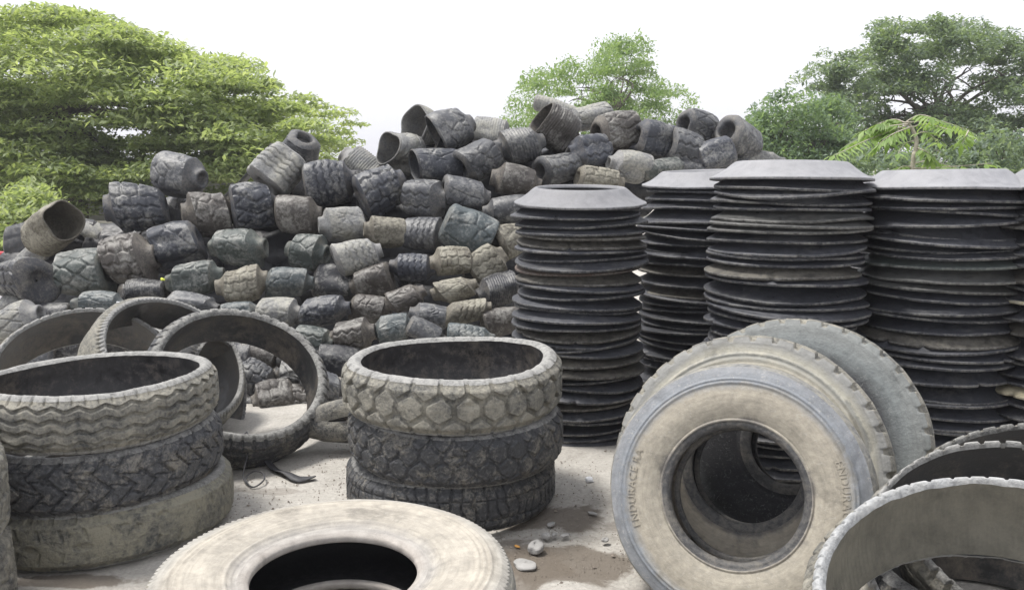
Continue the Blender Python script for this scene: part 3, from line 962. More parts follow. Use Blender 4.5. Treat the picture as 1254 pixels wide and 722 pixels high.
def disc_mesh(R, seed, mat, flat=1.0, nth=144):
    rng = np.random.default_rng(seed)
    th = np.linspace(0, 2 * PI, nth, endpoint=False)[:, None]
    rin = R * 0.60
    H = 0.085 * flat
    top = smooth_prof([(1.0, 0.0), (0.992, 0.005), (0.96, 0.011), (0.88, 0.030), (0.80, 0.055), (0.735, 0.080), (0.70, 0.092), (0.67, 0.099), (0.64, 0.097), (0.622, 0.086)], 3)
    top = [(r * R, z * flat) for r, z in top]
    bot = [(0.60 * R, 0.076 * flat), (0.66 * R, 0.074 * flat), (0.78 * R, 0.036 * flat), (0.90 * R, 0.006 * flat), (0.985 * R, -0.010), (1.0 * R, -0.009), (1.0 * R, 0.0)]
    prof = top + bot
    r = np.array([p[0] for p in prof])[None, :]
    z = np.array([p[1] for p in prof])[None, :]
    edge = np.clip((r / R - 0.6) / 0.4, 0, 1) ** 2
    e1 = 0.020 * wobble(th, 0 * r, rng, 8, 4) + 0.003 * wobble(th, 0 * r, rng, 12, 30)
    sag = (0.007 * wobble(th, 0 * r, rng, 7, 3) + 0.0012 * wobble(th, 0 * r, rng, 10, 14))
    r = r * (1 + e1 * edge)
    # a few torn nicks in the outer edge
    for _ in range(rng.integers(0, 3)):
        t0 = rng.uniform(0, 6.28)
        da = np.angle(np.exp(1j * (th - t0)))
        r = r - 0.035 * edge ** 3 * np.exp(-(da / 0.03) ** 2)
    zz = z + sag * edge
    P = np.stack([r * np.cos(th), r * np.sin(th), zz], -1)
    me = grid_mesh('sidewall_disc', P, mat)
    me.materials.append(M_LIP)
    nv = P.shape[1]
    idx = np.zeros((nth, nv - 1), np.int32)
    idx[:, nv - 2:] = 1
    idx[:, 0:2] = 1
    me.polygons.foreach_set('material_index', idx.ravel())
    me.update()
    return me


def fill_down(vals, ystep, n):
    out = list(vals)
    for _ in range(n):
        out.append(out[-1] + ystep * random.uniform(0.8, 1.25))
    return out


STACKS = [
    # where, centre px x, Y centre, R, rims (photo y of the front edge), tilts of the first discs, special tints
    ('the disc stack by the central rings', 709, 4.85, 0.372,
     [252, 259, 268.6, 278.6, 289.8, 295, 304.8, 312.3, 322.2, 327.7, 336, 351, 358.4, 367.6, 380.8, 387, 398.7, 406, 415, 426, 431, 438.6, 448.6, 464.8, 470, 482.3, 491, 501, 512, 522, 534.6, 543.4, 549],
     {0: 'p', 5: 't', 6: 't', 10: 'r', 11: 't', 18: 't', 22: 't', 23: 't', 27: 't'}),
    ('the recessed disc stack', 856, 5.38, 0.385,
     [228, 237, 248.6, 261, 276, 285, 292, 302, 309.6, 316, 329, 342, 354, 362, 370, 377, 387, 396, 404.7, 411.7, 422, 432, 443.5, 451, 462, 470, 480, 489, 498, 507],
     {0: 'p', 13: 't', 11: 't'}),
    ('the stack behind the leaning tyres', 962, 4.33, 0.396,
     [222, 232, 239, 250.5, 260, 274, 281, 287, 301.5, 313.6, 321, 328.6, 344.5, 352, 369, 381, 391.7, 400, 413, 425, 437, 449, 461, 474, 487, 500, 514],
     {0: 'p', 5: 'm', 6: 'm', 7: 'm', 12: 't'}),
    ('the stack capped by a wide pale cone', 1148, 4.33, 0.412,
     [232.5, 247.7, 255, 265.7, 278, 290.6, 300, 308.6, 317, 332.8, 348.8, 359.4, 370, 386, 398, 413, 424, 432.7, 443.7, 453.4, 470, 490, 499, 515.8, 527, 533.8, 547.7, 561.5, 574, 587],
     {0: 'p', 9: 'g', 10: 'm', 11: 'm', 16: 't'}),
    ('the stack at the picture edge', 1322, 4.10, 0.405,
     [233, 249, 265, 275, 287, 305, 316, 327, 340, 354, 365, 378, 391, 407, 422, 449, 462, 476, 488, 502, 520, 536, 552],
     {0: 'p', 4: 't', 9: 't', 12: 'c', 14: 't', 16: 'm', 19: 'c'}),
    ('the disc stack glimpsed behind the gap', 1092, 5.35, 0.385,
     [236, 241, 248, 256, 265, 274],
     {0: 'p', 1: 'm'}),
]
TINT_D = {None: ((0.042, 0.044, 0.052), M_DISC, 'black'), 'p': ((0.19, 0.192, 0.205), M_DISC_PALE, 'sun-bleached pale grey'), 't': ((0.060, 0.056, 0.050), M_DISC_TAN, 'clay-stained tan'), 'r': ((0.10, 0.07, 0.058), M_DISC_TAN, 'reddish brown'),
          'm': ((0.075, 0.076, 0.074), M_DISC, 'dusty grey'), 'g': ((0.075, 0.088, 0.084), M_DISC, 'smooth greenish grey'), 'c': ((0.40, 0.36, 0.25), M_DISC_TAN, 'cream-faced')}
si = 0
for where, px, Yc, R, rims, tints in STACKS:
    grp = 'sidewall discs in ' + where
    Xc = at_y(px, 330, Yc).x
    floor_y = CY + FPX * math.tan(math.atan2(CAMH, Yc - R) - PITCH)
    rims = list(rims)
    while rims[-1] + 11 < floor_y:
        rims.append(rims[-1] + random.uniform(8.5, 12.5) * 4.3 / Yc)
    for i, yy in enumerate(rims):
        z = at_y(px, yy, Yc - R).z
        if where.endswith('gap'):
            z += 0.0
        z = max(z, 0.012)
        c, mat, word = TINT_D[tints.get(i)]
        jj = random.uniform(0.75, 1.25)
        cc = tuple(q * jj for q in c)
        Rr = R * random.uniform(0.955, 1.02)
        top = i == 0
        me = disc_mesh(R if top else Rr, 5000 + si, mat, 0.86 if top else 0.9)
        o = link('sidewall_disc', me, None, cc)
        tl = 0.0 if top else 0.028
        tx, ty = random.gauss(0, tl), random.gauss(0, tl)
        if top and px in (709, 856):
            tx = 0.035
        if top and px == 1148:
            ty = -0.03
        if top and px == 962:
            ty = -0.045
        o.rotation_euler = (tx, ty, random.uniform(0, 6.28))
        o.rotation_mode = 'XYZ'
        o.location = (Xc + random.gauss(0, 0.010) + 0.012 * math.sin(i * 0.35 + px), Yc + random.gauss(0, 0.012), z)
        ordw = 'topmost of' if top else ORD[i] + ' from top of'
        tag(o, f'{word} disc, {ordw} {where}', 'tyre disc', grp)
        si += 1

# ------------------------------------------------------------------ foreground tread rings
G_E = (0.20, 0.20, 0.195)
DUSTY = (0.085, 0.086, 0.082)
MIDG = (0.048, 0.050, 0.055)
BLK = (0.028, 0.029, 0.032)
LIN = (0.035, 0.034, 0.036)
UPN = (0, 0, 1)


def jn(t=0.012):
    return (random.gauss(0, t), random.gauss(0, t), 1)


# central stack
cx = at_y(556, 520, 3.78).x
GRP_C = 'cut tread rings in the central stack'
tread_ring('worn black tread ring with fine cracks, lowest of the central stack', (cx - 0.012, 3.78, 0.118), (0.0, 0, 1), 0.478, 0.19, 0.085, 'siped', 21, (M_TREAD_DARK, M_EDGE, M_LINER), (MIDG, MIDG, LIN), GRP_C)
tread_ring('dark muddy tread ring with worn hexagon blocks, middle of the central stack', (cx + 0.008, 3.78, 0.338), (0.008, 0.0, 1), 0.492, 0.20, 0.085, 'hexsmall', 22, (M_TREAD_DARK, M_EDGE, M_LINER), (MIDG, MIDG, LIN), GRP_C, depth=0.011)
tread_ring('dusty tread ring with deep hexagon blocks, topmost of the central stack', (cx, 3.78, 0.562), (-0.008, 0.004, 1), 0.498, 0.20, 0.088, 'hex', 23, (M_TREAD, M_EDGE, M_LINER), (DUSTY, G_E, LIN), GRP_C, depth=0.019)

# stack beside the picture edge
lx = at_y(121, 560, 3.50).x
GRP_L = 'cut tread rings in the stack by the picture edge'
tread_ring('clay-coated tread ring with worn lugs, lowest under two others', (lx + 0.02, 3.50, 0.122), (0.0, 0.0, 1), 0.512, 0.20, 0.08, 'wornlug', 31, (M_TREAD_CLAY, M_EDGE, M_LINER), (DUSTY, DUSTY, LIN), GRP_L)
tread_ring('black tread ring with angular block tread, sandwiched between two paler rings', (lx, 3.50, 0.345), (0.012, 0.0, 1), 0.506, 0.20, 0.08, 'chevron', 32, (M_TREAD_DARK, M_EDGE, M_LINER), ((0.062, 0.064, 0.07), MIDG, LIN), GRP_L)
tread_ring('grey tread ring with zigzag grooves, topmost over the angular block ring', (lx - 0.005, 3.50, 0.560), (-0.018, 0.045, 1), 0.508, 0.19, 0.075, 'zigzag', 33, (M_TREAD, M_EDGE, M_LINER), (DUSTY, G_E, LIN), GRP_L, depth=0.015)

# neighbouring stack that only just enters the picture
nx = at_y(-174, 640, 2.60).x
GRP_N = 'tread rings of the stack mostly outside the picture'
tread_ring('grey lugged tread ring cut off by the picture edge, lower of two', (nx, 2.60, 0.155), UPN, 0.415, 0.27, 0.08, 'lug', 41, (M_TREAD, M_EDGE, M_LINER), (MIDG, G_E, LIN), GRP_N, nth=480)
tread_ring('grey lugged tread ring cut off by the picture edge, upper of two', (nx + 0.003, 2.60, 0.450), UPN, 0.42, 0.27, 0.08, 'lug', 42, (M_TREAD, M_EDGE, M_LINER), (DUSTY, G_E, LIN), GRP_N, nth=480)


def nvec(elev, psi):
    """unit vector that leans toward the camera: elev above the horizon, psi to the left of straight back at us"""
    e, p = math.radians(elev), math.radians(psi)
    return Vector((-math.sin(p) * math.cos(e), -math.cos(p) * math.cos(e), math.sin(e)))


GRP_B = 'loose tread rings leaning on the heap'
tread_ring('big dark tread ring leaning on the heap with its opening facing out', at_d(290, 470, 4.55), nvec(50, -40), 0.475, 0.22, 0.075, 'shoulderlug', 51, (M_TREAD_DARK, M_EDGE, M_LINER), (MIDG, DUSTY, BLK), GRP_B)
tread_ring('black tread ring standing inside the big leaning ring', at_d(235, 480, 5.0), nvec(8, -78), 0.33, 0.34, 0.045, 'ribs', 52, (M_TREAD_DARK, M_EDGE, M_LINER), (BLK, MIDG, BLK), GRP_B, nth=480)
tread_ring('grey ribbed tread ring tipped sideways between two other leaning rings', at_d(203, 452, 4.85), nvec(40, -62), 0.45, 0.24, 0.06, 'ribs', 53, (M_TREAD, M_EDGE, M_LINER), (DUSTY, G_E, BLK), GRP_B)
tread_ring('dusty toothed tread ring leaning behind the zigzag-grooved ring', at_d(106, 468, 4.75), nvec(54, -30), 0.475, 0.26, 0.055, 'shoulderlug', 54, (M_TREAD, M_EDGE, M_LINER), (DUSTY, G_E, BLK), GRP_B)

# small squashed tyre half behind the central stack
def squashed_tyre():
    loc = at_d(436, 514, 4.62)
    root = thing('squashed_tyre', 'small flattened grey tyre with a slit opening, beside the central ring stack', 'tyre', loc, None, frame_z(nvec(20, -14)))
    rng = np.random.default_rng(61)
    nth = 220
    outer = smooth_prof([(0.215, -0.085), (0.255, -0.092), (0.29, -0.07), (0.30, 0.0), (0.29, 0.07), (0.255, 0.092), (0.215, 0.085)], 4)
    inner = smooth_prof([(0.215, 0.085), (0.19, 0.075), (0.20, 0.05), (0.255, 0.03), (0.262, 0.0), (0.255, -0.03), (0.20, -0.05), (0.19, -0.075), (0.215, -0.085)], 3)
    for nm, pr, mt, c in (('casing', outer, M_TREAD, MIDG), ('inner_liner', inner, M_LINER, LIN)):
        P = revolve(pr, nth)
        x, y, z = P[..., 0], P[..., 1], P[..., 2]
        r = np.sqrt(x * x + y * y)
        t = np.arctan2(y, x)
        # flatten: long in x, low in y
        k = r - 0.215
        X = (0.150 + 0 * r) * np.sign(np.cos(t)) * np.abs(np.cos(t)) ** 0.9 + k * np.cos(t) * 1.65
        Y = 0.016 * np.sin(t) * (1 + 0.35 * np.cos(t)) + k * np.sign(np.sin(t)) * np.abs(np.sin(t)) ** 0.7 * np.where(k > 0, 1.22, 0.35)
        W_ = 0.004 * wobble(t[:, :1], z[:1, :] * 9, rng, 12, 9, 4)
        P = np.stack([X + W_, Y + W_, z + W_], -1)
        link(nm, grid_mesh(nm, P, mt), root, c)
    return root


squashed_tyre()

# ------------------------------------------------------------------ whole truck tyres
# lying pair in front
T1 = at_y(409, 692, 2.21)
GRP_T = 'truck tyres lying one on the other'
whole_tyre('truck tyre lying flat beneath the chalky pale one', (T1.x - 0.02, 2.26, 0.118), UPN, 0.50, 0.225, 0.245, 'fineshoulder', 71, M_TREAD, M_SW_GREY, DUSTY, DUSTY, GRP_T)
whole_tyre('chalky pale truck tyre lying flat on another, nearest to the viewer', (T1.x, 2.21, 0.343), (0.012, -0.006, 1), 0.502, 0.225, 0.226, 'fineshoulder', 72, M_TREAD, M_SW_PALE, (0.20, 0.20, 0.195), DUSTY, GRP_T, steps=(0.20, 0.27, 0.34, 0.76), spin=0.4, bead_mat=M_SW_PALE)

# three leaning truck tyres
GRP_R = 'truck tyres leaning in a row'
nF = nvec(20, 27)
whole_tyre('mud-tanned truck tyre with raised lettering, front of the leaning row', at_d(905, 604, 2.98), nvec(19, 23), 0.448, 0.25, 0.220, 'smooth', 81, M_TREAD, M_SW_TAN, (0.17, 0.175, 0.18), DUSTY, GRP_R,
           steps=(0.20, 0.26, 0.86), letters=[('ENDURACE RA', 184, 0.350, 0.037), ('ENDURACE RA', 4, 0.350, 0.037)])
whole_tyre('lug-shouldered truck tyre with pale rings, second in the leaning row', at_d(917, 574, 3.27), nvec(22, 24), 0.515, 0.22, 0.200, 'lug', 82, M_TREAD, M_SW_GREY, (0.12, 0.12, 0.115), DUSTY, GRP_R, depth=0.018, steps=(0.24, 0.31, 0.38))
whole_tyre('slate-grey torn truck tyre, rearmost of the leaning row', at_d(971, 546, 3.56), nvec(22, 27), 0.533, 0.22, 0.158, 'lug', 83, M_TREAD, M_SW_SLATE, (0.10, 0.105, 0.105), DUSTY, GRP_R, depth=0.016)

# rings leaning at the picture corner
GRP_G = 'tread rings leaning at the picture corner'
tread_ring('frayed white-edged tread ring with chalky liner, nearest at the picture corner', at_d(1243, 786, 1.92), nvec(72, 34), 0.455, 0.23, 0.055, 'siped', 91, (M_TREAD, M_EDGE, M_LINER_PALE), (DUSTY, (0.32, 0.33, 0.34), (0.09, 0.088, 0.075)), GRP_G, ragged=0.006, ripple=0.0011)
tread_ring('toothed dusty tread ring tucked behind the frayed white-edged one', at_d(1262, 712, 2.35), nvec(64, 34), 0.455, 0.22, 0.045, 'shoulderlug', 92, (M_TREAD, M_EDGE, M_LINER), (0.15 * np.ones(3), G_E, BLK), GRP_G, depth=0.022)
tread_ring('grey toothed tread ring last in the corner group by the discs', at_d(1290, 668, 2.75), nvec(62, 34), 0.46, 0.24, 0.055, 'shoulderlug', 93, (M_TREAD, M_EDGE, M_LINER), (DUSTY, DUSTY, BLK), GRP_G, depth=0.020)

tread_ring('black tread ring lying flat on the floor, seen through the frayed white-edged one', (1.60, 2.62, 0.125), UPN, 0.45, 0.22, 0.09, 'lug', 94, (M_TREAD_DARK, M_EDGE, M_LINER), (BLK, BLK, BLK), GRP_G, nth=480)

# ------------------------------------------------------------------ small things


def blob(name, loc, size, seed, mat, label, cat, flat=1.0, col=(0.4, 0.4, 0.4), group=None, sharp=0.22):
    rng = np.random.default_rng(seed)
    nth, nv = 26, 12
    th = np.linspace(0, 2 * PI, nth, endpoint=False)[:, None]
    ph = np.linspace(-PI / 2, PI / 2, nv)[None, :]
    r = 1 + sharp * wobble(th, ph, rng, 10, 5, 1.6) * np.cos(ph)
    x = r * np.cos(ph) * np.cos(th) * size[0]
    y = r * np.cos(ph) * np.sin(th) * size[1]
    z = np.sign(np.sin(ph)) * np.abs(np.sin(ph)) ** 0.6 * size[2] * (1 + 0 * th) * (1 + 0.3 * wobble(th, ph * 0, rng, 5, 3) * (ph > 0))
    me = grid_mesh(name, np.stack([x, y, z], -1), mat, smooth=False)
    o = link(name, me, None, col)
    o.location = (loc[0], loc[1], size[2] * 0.7)
    o.rotation_euler = (0, 0, rng.uniform(0, 3))
    return tag(o, label, cat, group)


M_STONE = plain('pale broken concrete', (0.31, 0.305, 0.295), 0.85, 0.2, 30, 0.3)
M_WHITE = plain('white plastic', (0.75, 0.76, 0.78), 0.5, 0.08, 20, 0.1)
M_YELLOW = plain('yellow green plastic', (0.55, 0.62, 0.06), 0.5, 0.1, 20, 0.1)
M_RED = plain('red paint', (0.45, 0.05, 0.07), 0.6, 0.15, 20, 0.1)
M_STRAP = plain('black rubber strip', (0.045, 0.045, 0.05), 0.6, 0.3, 30, 0.3)
M_ORANGE = plain('orange leaf litter', (0.5, 0.26, 0.07), 0.8, 0.3, 30, 0.2)
GS = 'flat stones on the yard floor'
blob('stone', gpt(655, 674), (0.042, 0.030, 0.022), 1, M_STONE, 'rounded white-grey stone standing up between the pale tyre and the ring stack', 'stone', group=GS)
blob('stone', gpt(643, 693), (0.052, 0.038, 0.010), 2, M_STONE, 'broad flat white-grey stone beside the chalky pale tyre', 'stone', group=GS)
blob('stone', gpt(669, 658), (0.022, 0.016, 0.012), 3, M_STONE, 'small angular stone close to the foot of the central ring stack', 'stone', group=GS)
blob('stone', gpt(679, 656), (0.013, 0.011, 0.008), 4, M_STONE, 'smallest of the stone chips by the central ring stack', 'stone', group=GS)
blob('stone', gpt(692, 656), (0.020, 0.012, 0.006), 5, M_STONE, 'thin grey stone chip farthest out from the central ring stack', 'stone', group=GS)
blob('stone', gpt(675, 643), (0.024, 0.014, 0.007), 6, M_STONE, 'grey stone chip tight against the lowest central ring', 'stone', group=GS)
blob('stone', gpt(741, 662), (0.018, 0.013, 0.008), 7, M_STONE, 'brownish pebble near the tread of the mud-tanned tyre', 'stone', group=GS)
blob('stone', gpt(726, 629), (0.025, 0.010, 0.005), 8, M_STONE, 'dark sliver of stone between ring stack and mud-tanned tyre', 'stone', group=GS)
blob('paper_scrap', gpt(721, 589), (0.020, 0.016, 0.014), 9, M_WHITE, 'crumpled white scrap lying on the bare yard floor', 'scrap', sharp=0.5)
blob('dry_leaf', gpt(633, 669), (0.014, 0.007, 0.004), 10, M_ORANGE, 'orange dry leaf under the lowest central ring', 'leaf')
blob('plastic_bag', gpt(1140, 700), (0.035, 0.03, 0.03), 12, M_WHITE, 'crumpled white plastic bag inside the corner tread rings', 'bag', sharp=0.6)
# fine grit scattered over the slab
gv, gf = [], []
for q in range(2200):
    px, py = random.uniform(270, 790), random.uniform(545, 722)
    gx, gy = gpt(px, py)
    sz = random.uniform(0.0012, 0.0045) * (2.4 if random.random() < 0.05 else 1)
    b0 = len(gv)
    a0 = random.uniform(0, 6.28)
    for t in range(4):
        gv.append((gx + sz * math.cos(a0 + t * 1.57) * random.uniform(0.7, 1.3), gy + sz * math.sin(a0 + t * 1.57) * random.uniform(0.7, 1.3), 0.0))
    gv.append((gx, gy, sz * random.uniform(0.3, 0.6) + 0.0035))
    for t in range(4):
        gf.append((b0 + t, b0 + (t + 1) % 4, b0 + 4))
tag(link('grit', mesh_from('grit', gv, gf, plain('grit', (0.22, 0.19, 0.16), 0.9, 0.5, 40), False)), kind='stuff')


def tube(pts, rad, n=8, close=False):
    pts = [Vector(p) for p in pts]
    V, F = [], []
    prev = None
    for i, p in enumerate(pts):
        t = (pts[min(i + 1, len(pts) - 1)] - pts[max(i - 1, 0)]).normalized()
        ref = Vector((0, 0, 1)) if abs(t.z) < 0.9 else Vector((1, 0, 0))
        if prev is not None:
            ref = prev
        bnr = t.cross(ref).normalized()
        nr = bnr.cross(t).normalized()
        prev = nr
        r = rad[i] if isinstance(rad, (list, tuple)) else rad
        for k in range(n):
            a = 2 * PI * k / n
            V.append(p + nr * (r * math.cos(a)) + bnr * (r * math.sin(a)))
    for i in range(len(pts) - 1):
        for k in range(n):
            F.append((i * n + k, i * n + (k + 1) % n, (i + 1) * n + (k + 1) % n, (i + 1) * n + k))
    F.append(tuple(range(n))[::-1])
    F.append(tuple((len(pts) - 1) * n + k for k in range(n)))
    return V, F


def catmull(pts, n=8):
    P = [Vector(p) for p in pts]
    return [Vector(q) for q in smooth_prof([tuple(p) for p in P], n)]


# torn strip of rubber on the ground
sp = [(310, 566, 0.10), (322, 571, 0.06), (336, 577, 0.014), (350, 583, 0.02), (364, 589, 0.012), (375, 588, 0.010), (386, 586, 0.014)]
cl = catmull([at_z(x, y, 0) + Vector((0, 0, z)) for x, y, z in sp], 6)
wid = np.interp(np.linspace(0, 1, len(cl)), [0, 0.1, 0.45, 0.7, 1], [0.004, 0.010, 0.024, 0.019, 0.017])
V = []
for i, p in enumerate(cl):
    t = (cl[min(i + 1, len(cl) - 1)] - cl[max(i - 1, 0)])
    s = Vector((-t.y, t.x, 0)).normalized() + Vector((0, 0, 0.35 * math.sin(i * 0.3)))
    for sg, dz in ((1, 0.003), (-1, 0.003), (-1, -0.003), (1, -0.003)):
        q = p + s * (wid[i] * sg) + Vector((0, 0, dz))
        q.z = max(q.z, 0.006)
        V.append(q)
F = []
for i in range(len(cl) - 1):
    for k in range(4):
        F.append((i * 4 + k, i * 4 + (k + 1) % 4, i * 4 + 4 + (k + 1) % 4, i * 4 + 4 + k))
tag(link('rubber_strip', mesh_from('rubber_strip', V, F, M_STRAP)), 'torn black rubber strip curling over the floor before the big leaning ring', 'strip')
lp = [(300, 571, .16), (307, 568, .18), (308, 578, .13), (303, 584, .07), (301, 588, .02), (312, 595, .008), (325, 590, .02), (325, 584, .03), (314, 582, .035), (303, 587, .02), (308, 594, .01)]
tag(link('wire_curl', mesh_from('wire_curl', *tube(catmull([at_z(x, y, 0) + Vector((0, -0.03, z)) for x, y, z in lp], 6), 0.004, 6), M_STRAP)), 'thin black wire curled at the foot of the big leaning ring', 'wire')

# odds and ends in the heap
def small_box(name, loc, size, mat, label, cat, rot=(0, 0, 0), bev=0.15):
    import bmesh
    bm = bmesh.new()
    bmesh.ops.create_cube(bm, size=1.0)
    bmesh.ops.scale(bm, vec=size, verts=bm.verts)
    bmesh.ops.bevel(bm, geom=bm.edges[:], offset=min(size) * bev, segments=2, affect='EDGES')
    me = bpy.data.meshes.new(name)
    bm.to_mesh(me)
    bm.free()
    me.materials.append(mat)
    o = link(name, me)
    o.location = loc
    o.rotation_euler = rot
    if label:
        tag(o, label, cat)
    return o


tagp = at_d(199, 342, 6.45)
o = blob('plastic_tag', (tagp.x, tagp.y), (0.022, 0.012, 0.010), 14, M_YELLOW, 'bright yellow-green plastic scrap stuck in the heap', 'scrap')
o.location = tagp
small_box('plastic_strip', at_d(143, 386, 6.0), (0.022, 0.012, 0.20), M_WHITE, 'narrow white plastic strip standing behind the dusty toothed ring', 'strip', (0.1, 0.18, 0.2))
pp = at_d(4, 318, 9.0)
post = thing('marker_post', 'white marker post with a red top beyond the black knobbly tyre', 'post', (pp.x - 0.02, pp.y, 0))
ob = small_box('post', (0, 0, (pp.z) / 2), (0.16, 0.16, pp.z), M_WHITE, None, None, bev=0.06)
ob.parent = post
ob = small_box('cap', (0, 0, pp.z + 0.04), (0.17, 0.17, 0.085), M_RED, None, None, bev=0.2)
ob.parent = post

# grey flat tread strip leaning behind the lone tyre
cl = catmull([at_d(276, 243, 7.6), at_d(294, 226, 7.7), at_d(312, 205, 7.8), at_d(332, 180, 7.9)], 6)
V, F = [], []
for i, p in enumerate(cl):
    for a_, b_ in ((1, 1), (-1, 1), (-1, -1), (1, -1)):
        V.append(p + Vector((0.02 * a_, 0.09 * b_, 0.035 * a_)))
for i in range(len(cl) - 1):
    for k in range(4):
        F.append((i * 4 + k, i * 4 + (k + 1) % 4, i * 4 + 4 + (k + 1) % 4, i * 4 + 4 + k))
F += [(3, 2, 1, 0), tuple(len(V) - 4 + k for k in range(4))]
tag(link('tread_strip', mesh_from('tread_strip', V, F, M_ROLL_DUSTY), None, C_PALE), 'straight grey tread strip leaning up behind the diagonal block tyre', 'tread strip')

# ------------------------------------------------------------------ plants


def leaves_mesh(name, centres, normals_tilt, size, aspect, mat, rng, droop=0.25, up=0.75):
    """many folded leaf faces; centres (n,3)"""
    n = len(centres)
    az = rng.uniform(0, 2 * PI, n)
    tilt = rng.normal(0, normals_tilt, (n, 2))
    ln = size * rng.uniform(0.6, 1.35, n)
    wd = ln * aspect * rng.uniform(0.8, 1.2, n)
    d = np.stack([np.cos(az), np.sin(az), tilt[:, 0]], -1)
    d /= np.linalg.norm(d, axis=1, keepdims=True)
    s = np.stack([-np.sin(az), np.cos(az), tilt[:, 1]], -1)
    s /= np.linalg.norm(s, axis=1, keepdims=True)
    dz = np.zeros((n, 3))
    dz[:, 2] = -ln * droop
    c = centres
    a = c - d * ln[:, None] * 0.5
    m1 = c + s * wd[:, None] * 0.5 + dz * 0.15
    m2 = c - s * wd[:, None] * 0.5 + dz * 0.15
    e = c + d * ln[:, None] * 0.5 + dz
    V = np.stack([a, m1, e, m2], 1).reshape(-1, 3)
    F = np.arange(n * 4).reshape(n, 4)
    return mesh_from(name, V, F, mat, smooth=False)


def limb_tree(root, base, tips, r0, mat, rng, fork_h):
    """trunk with limbs that reach toward the given points; ONE mesh"""
    V, F = [], []

    def add(pts, rad):
        v, f = tube(pts, rad, 7)
        o = len(V)
        V.extend(v)
        F.extend([tuple(i + o for i in q) for q in f])
    fork = base + Vector((rng.normal(0, 0.2), rng.normal(0, 0.2), fork_h))
    path = catmull([base, base.lerp(fork, 0.5) + Vector((rng.normal(0, 0.12), 0, 0)), fork], 5)
    add(path, list(np.linspace(r0, r0 * 0.72, len(path))))
    for t in tips:
        mid = fork.lerp(t, 0.5) + Vector((rng.normal(0, 0.15), rng.normal(0, 0.2), 0.15))
        path = catmull([fork - Vector((0, 0, 0.1)), mid, t], 5)
        add(path, list(np.linspace(r0 * 0.5, r0 * 0.07, len(path))))
        for _ in range(3):
            k = rng.integers(3, len(path) - 1)
            q = path[k] + Vector((rng.normal(0, 0.3), rng.normal(0, 0.4), rng.normal(0, 0.15)))
            add(catmull([path[k], path[k].lerp(q, 0.5) + Vector((0, 0, 0.15)), q], 4), list(np.linspace(r0 * 0.16, r0 * 0.04, 9)))
    me = mesh_from('trunk', V, F, mat)
    return link('trunk', me, root)


def pads_to_points(pads, per, rng, flat=0.22):
    """pads: list of (Vector centre, rx, density). leaves mostly near the upper skin of flattened lobes"""
    out = []
    for (c, rx, k) in pads:
        n = int(per * k)
        u = rng.normal(0, 1, (n, 3))
        u /= np.linalg.norm(u, axis=1, keepdims=True)
        rad = rng.uniform(0.15, 1.0, n) ** 0.55
        # clumpiness inside the pad
        p = u * rad[:, None]
        p[:, 2] = np.where(p[:, 2] < 0, p[:, 2] * 0.55, p[:, 2])
        sc = np.array([rx, rx, rx * flat])
        q = np.array(c)[None, :] + p * sc
        q[:, 2] -= 0.35 * flat * rx * (p[:, 0] ** 2 + p[:, 1] ** 2) * 1.3
        out.append(q)
    return np.concatenate(out)


def in_poly(x, y, poly):
    ins = False
    j = len(poly) - 1
    for i in range(len(poly)):
        xi, yi = poly[i]
        xj, yj = poly[j]
        if (yi > y) != (yj > y) and x < (xj - xi) * (y - yi) / (yj - yi) + xi:
            ins = not ins
        j = i
    return ins


def poly_pads(poly, n, d0, d1, r0, r1, holes=(), shrink=0.5):
    xs_ = [p[0] for p in poly]
    ys_ = [p[1] for p in poly]
    pads = []
    tries = 0
    while len(pads) < n and tries < n * 60:
        tries += 1
        x, y = random.uniform(min(xs_), max(xs_)), random.uniform(min(ys_), max(ys_))
        if not in_poly(x, y, poly) or any((x - hx) ** 2 / hr ** 2 + (y - hy) ** 2 / hr2 ** 2 < 1 for hx, hy, hr, hr2 in holes):
            continue
        d = random.uniform(d0, d1)
        pads.append((at_d(x, y, d), random.uniform(r0, r1), 1.0))
    return pads


def make_tree(name, label, cat, pads, per, leaf, aspect, mat, base, r0, fork_h, ntips, seed, flat=0.22, tilt=0.35, group=None, droop=0.25, extra=None):
    rng = np.random.default_rng(seed)
    root = thing(name, label, cat, base, group)
    pts = pads_to_points(pads, per, rng, flat)
    if extra is not None:
        pts = np.concatenate([pts, extra])
    me = leaves_mesh('crown', pts - np.array(base)[None, :], tilt, leaf, aspect, mat, rng, droop)
    link('crown', me, root)
    cen = sum((Vector(p[0]) for p in pads), Vector()) / len(pads)
    order = sorted([p for p in pads if p[2] >= 0.9], key=lambda p: random.random())[:ntips]
    tips = [Vector(p[0]).lerp(cen, 0.4) - Vector(base) for p in order]
    limb_tree(root, Vector((0, 0, 0)), tips, r0, M_BARK, rng, fork_h)
    return root


TG = 'trees beyond the heap'
# the feathery layered tree
polyA = [(-120, 25), (-40, 2), (30, 16), (90, 14), (140, 36), (180, 52), (235, 82), (280, 78), (305, 96), (335, 128), (360, 140), (395, 178), (360, 215), (300, 235), (220, 235), (150, 235), (90, 235), (30, 232), (-120, 250)]
padsA = poly_pads(polyA, 175, 15.0, 20.5, 0.7, 1.35)
for (x, y, r) in ((20, 18, .8), (60, 14, .7), (100, 22, .8), (145, 38, .7), (120, 45, .9), (190, 58, .8), (230, 78, .7), (280, 76, .8), (255, 84, .7), (312, 100, .6), (345, 130, .55), (372, 152, .55), (392, 172, .5), (60, 215, .9), (110, 232, .8), (170, 225, .8), (30, 225, .9), (150, 245, .55)):
    padsA.append((at_d(x, y, random.uniform(15.2, 17)), r, 1.1))
padsA += poly_pads([(-110, 140), (290, 140), (330, 215), (260, 262), (190, 250), (-110, 262)], 70, 15.5, 20.5, 0.6, 1.1)
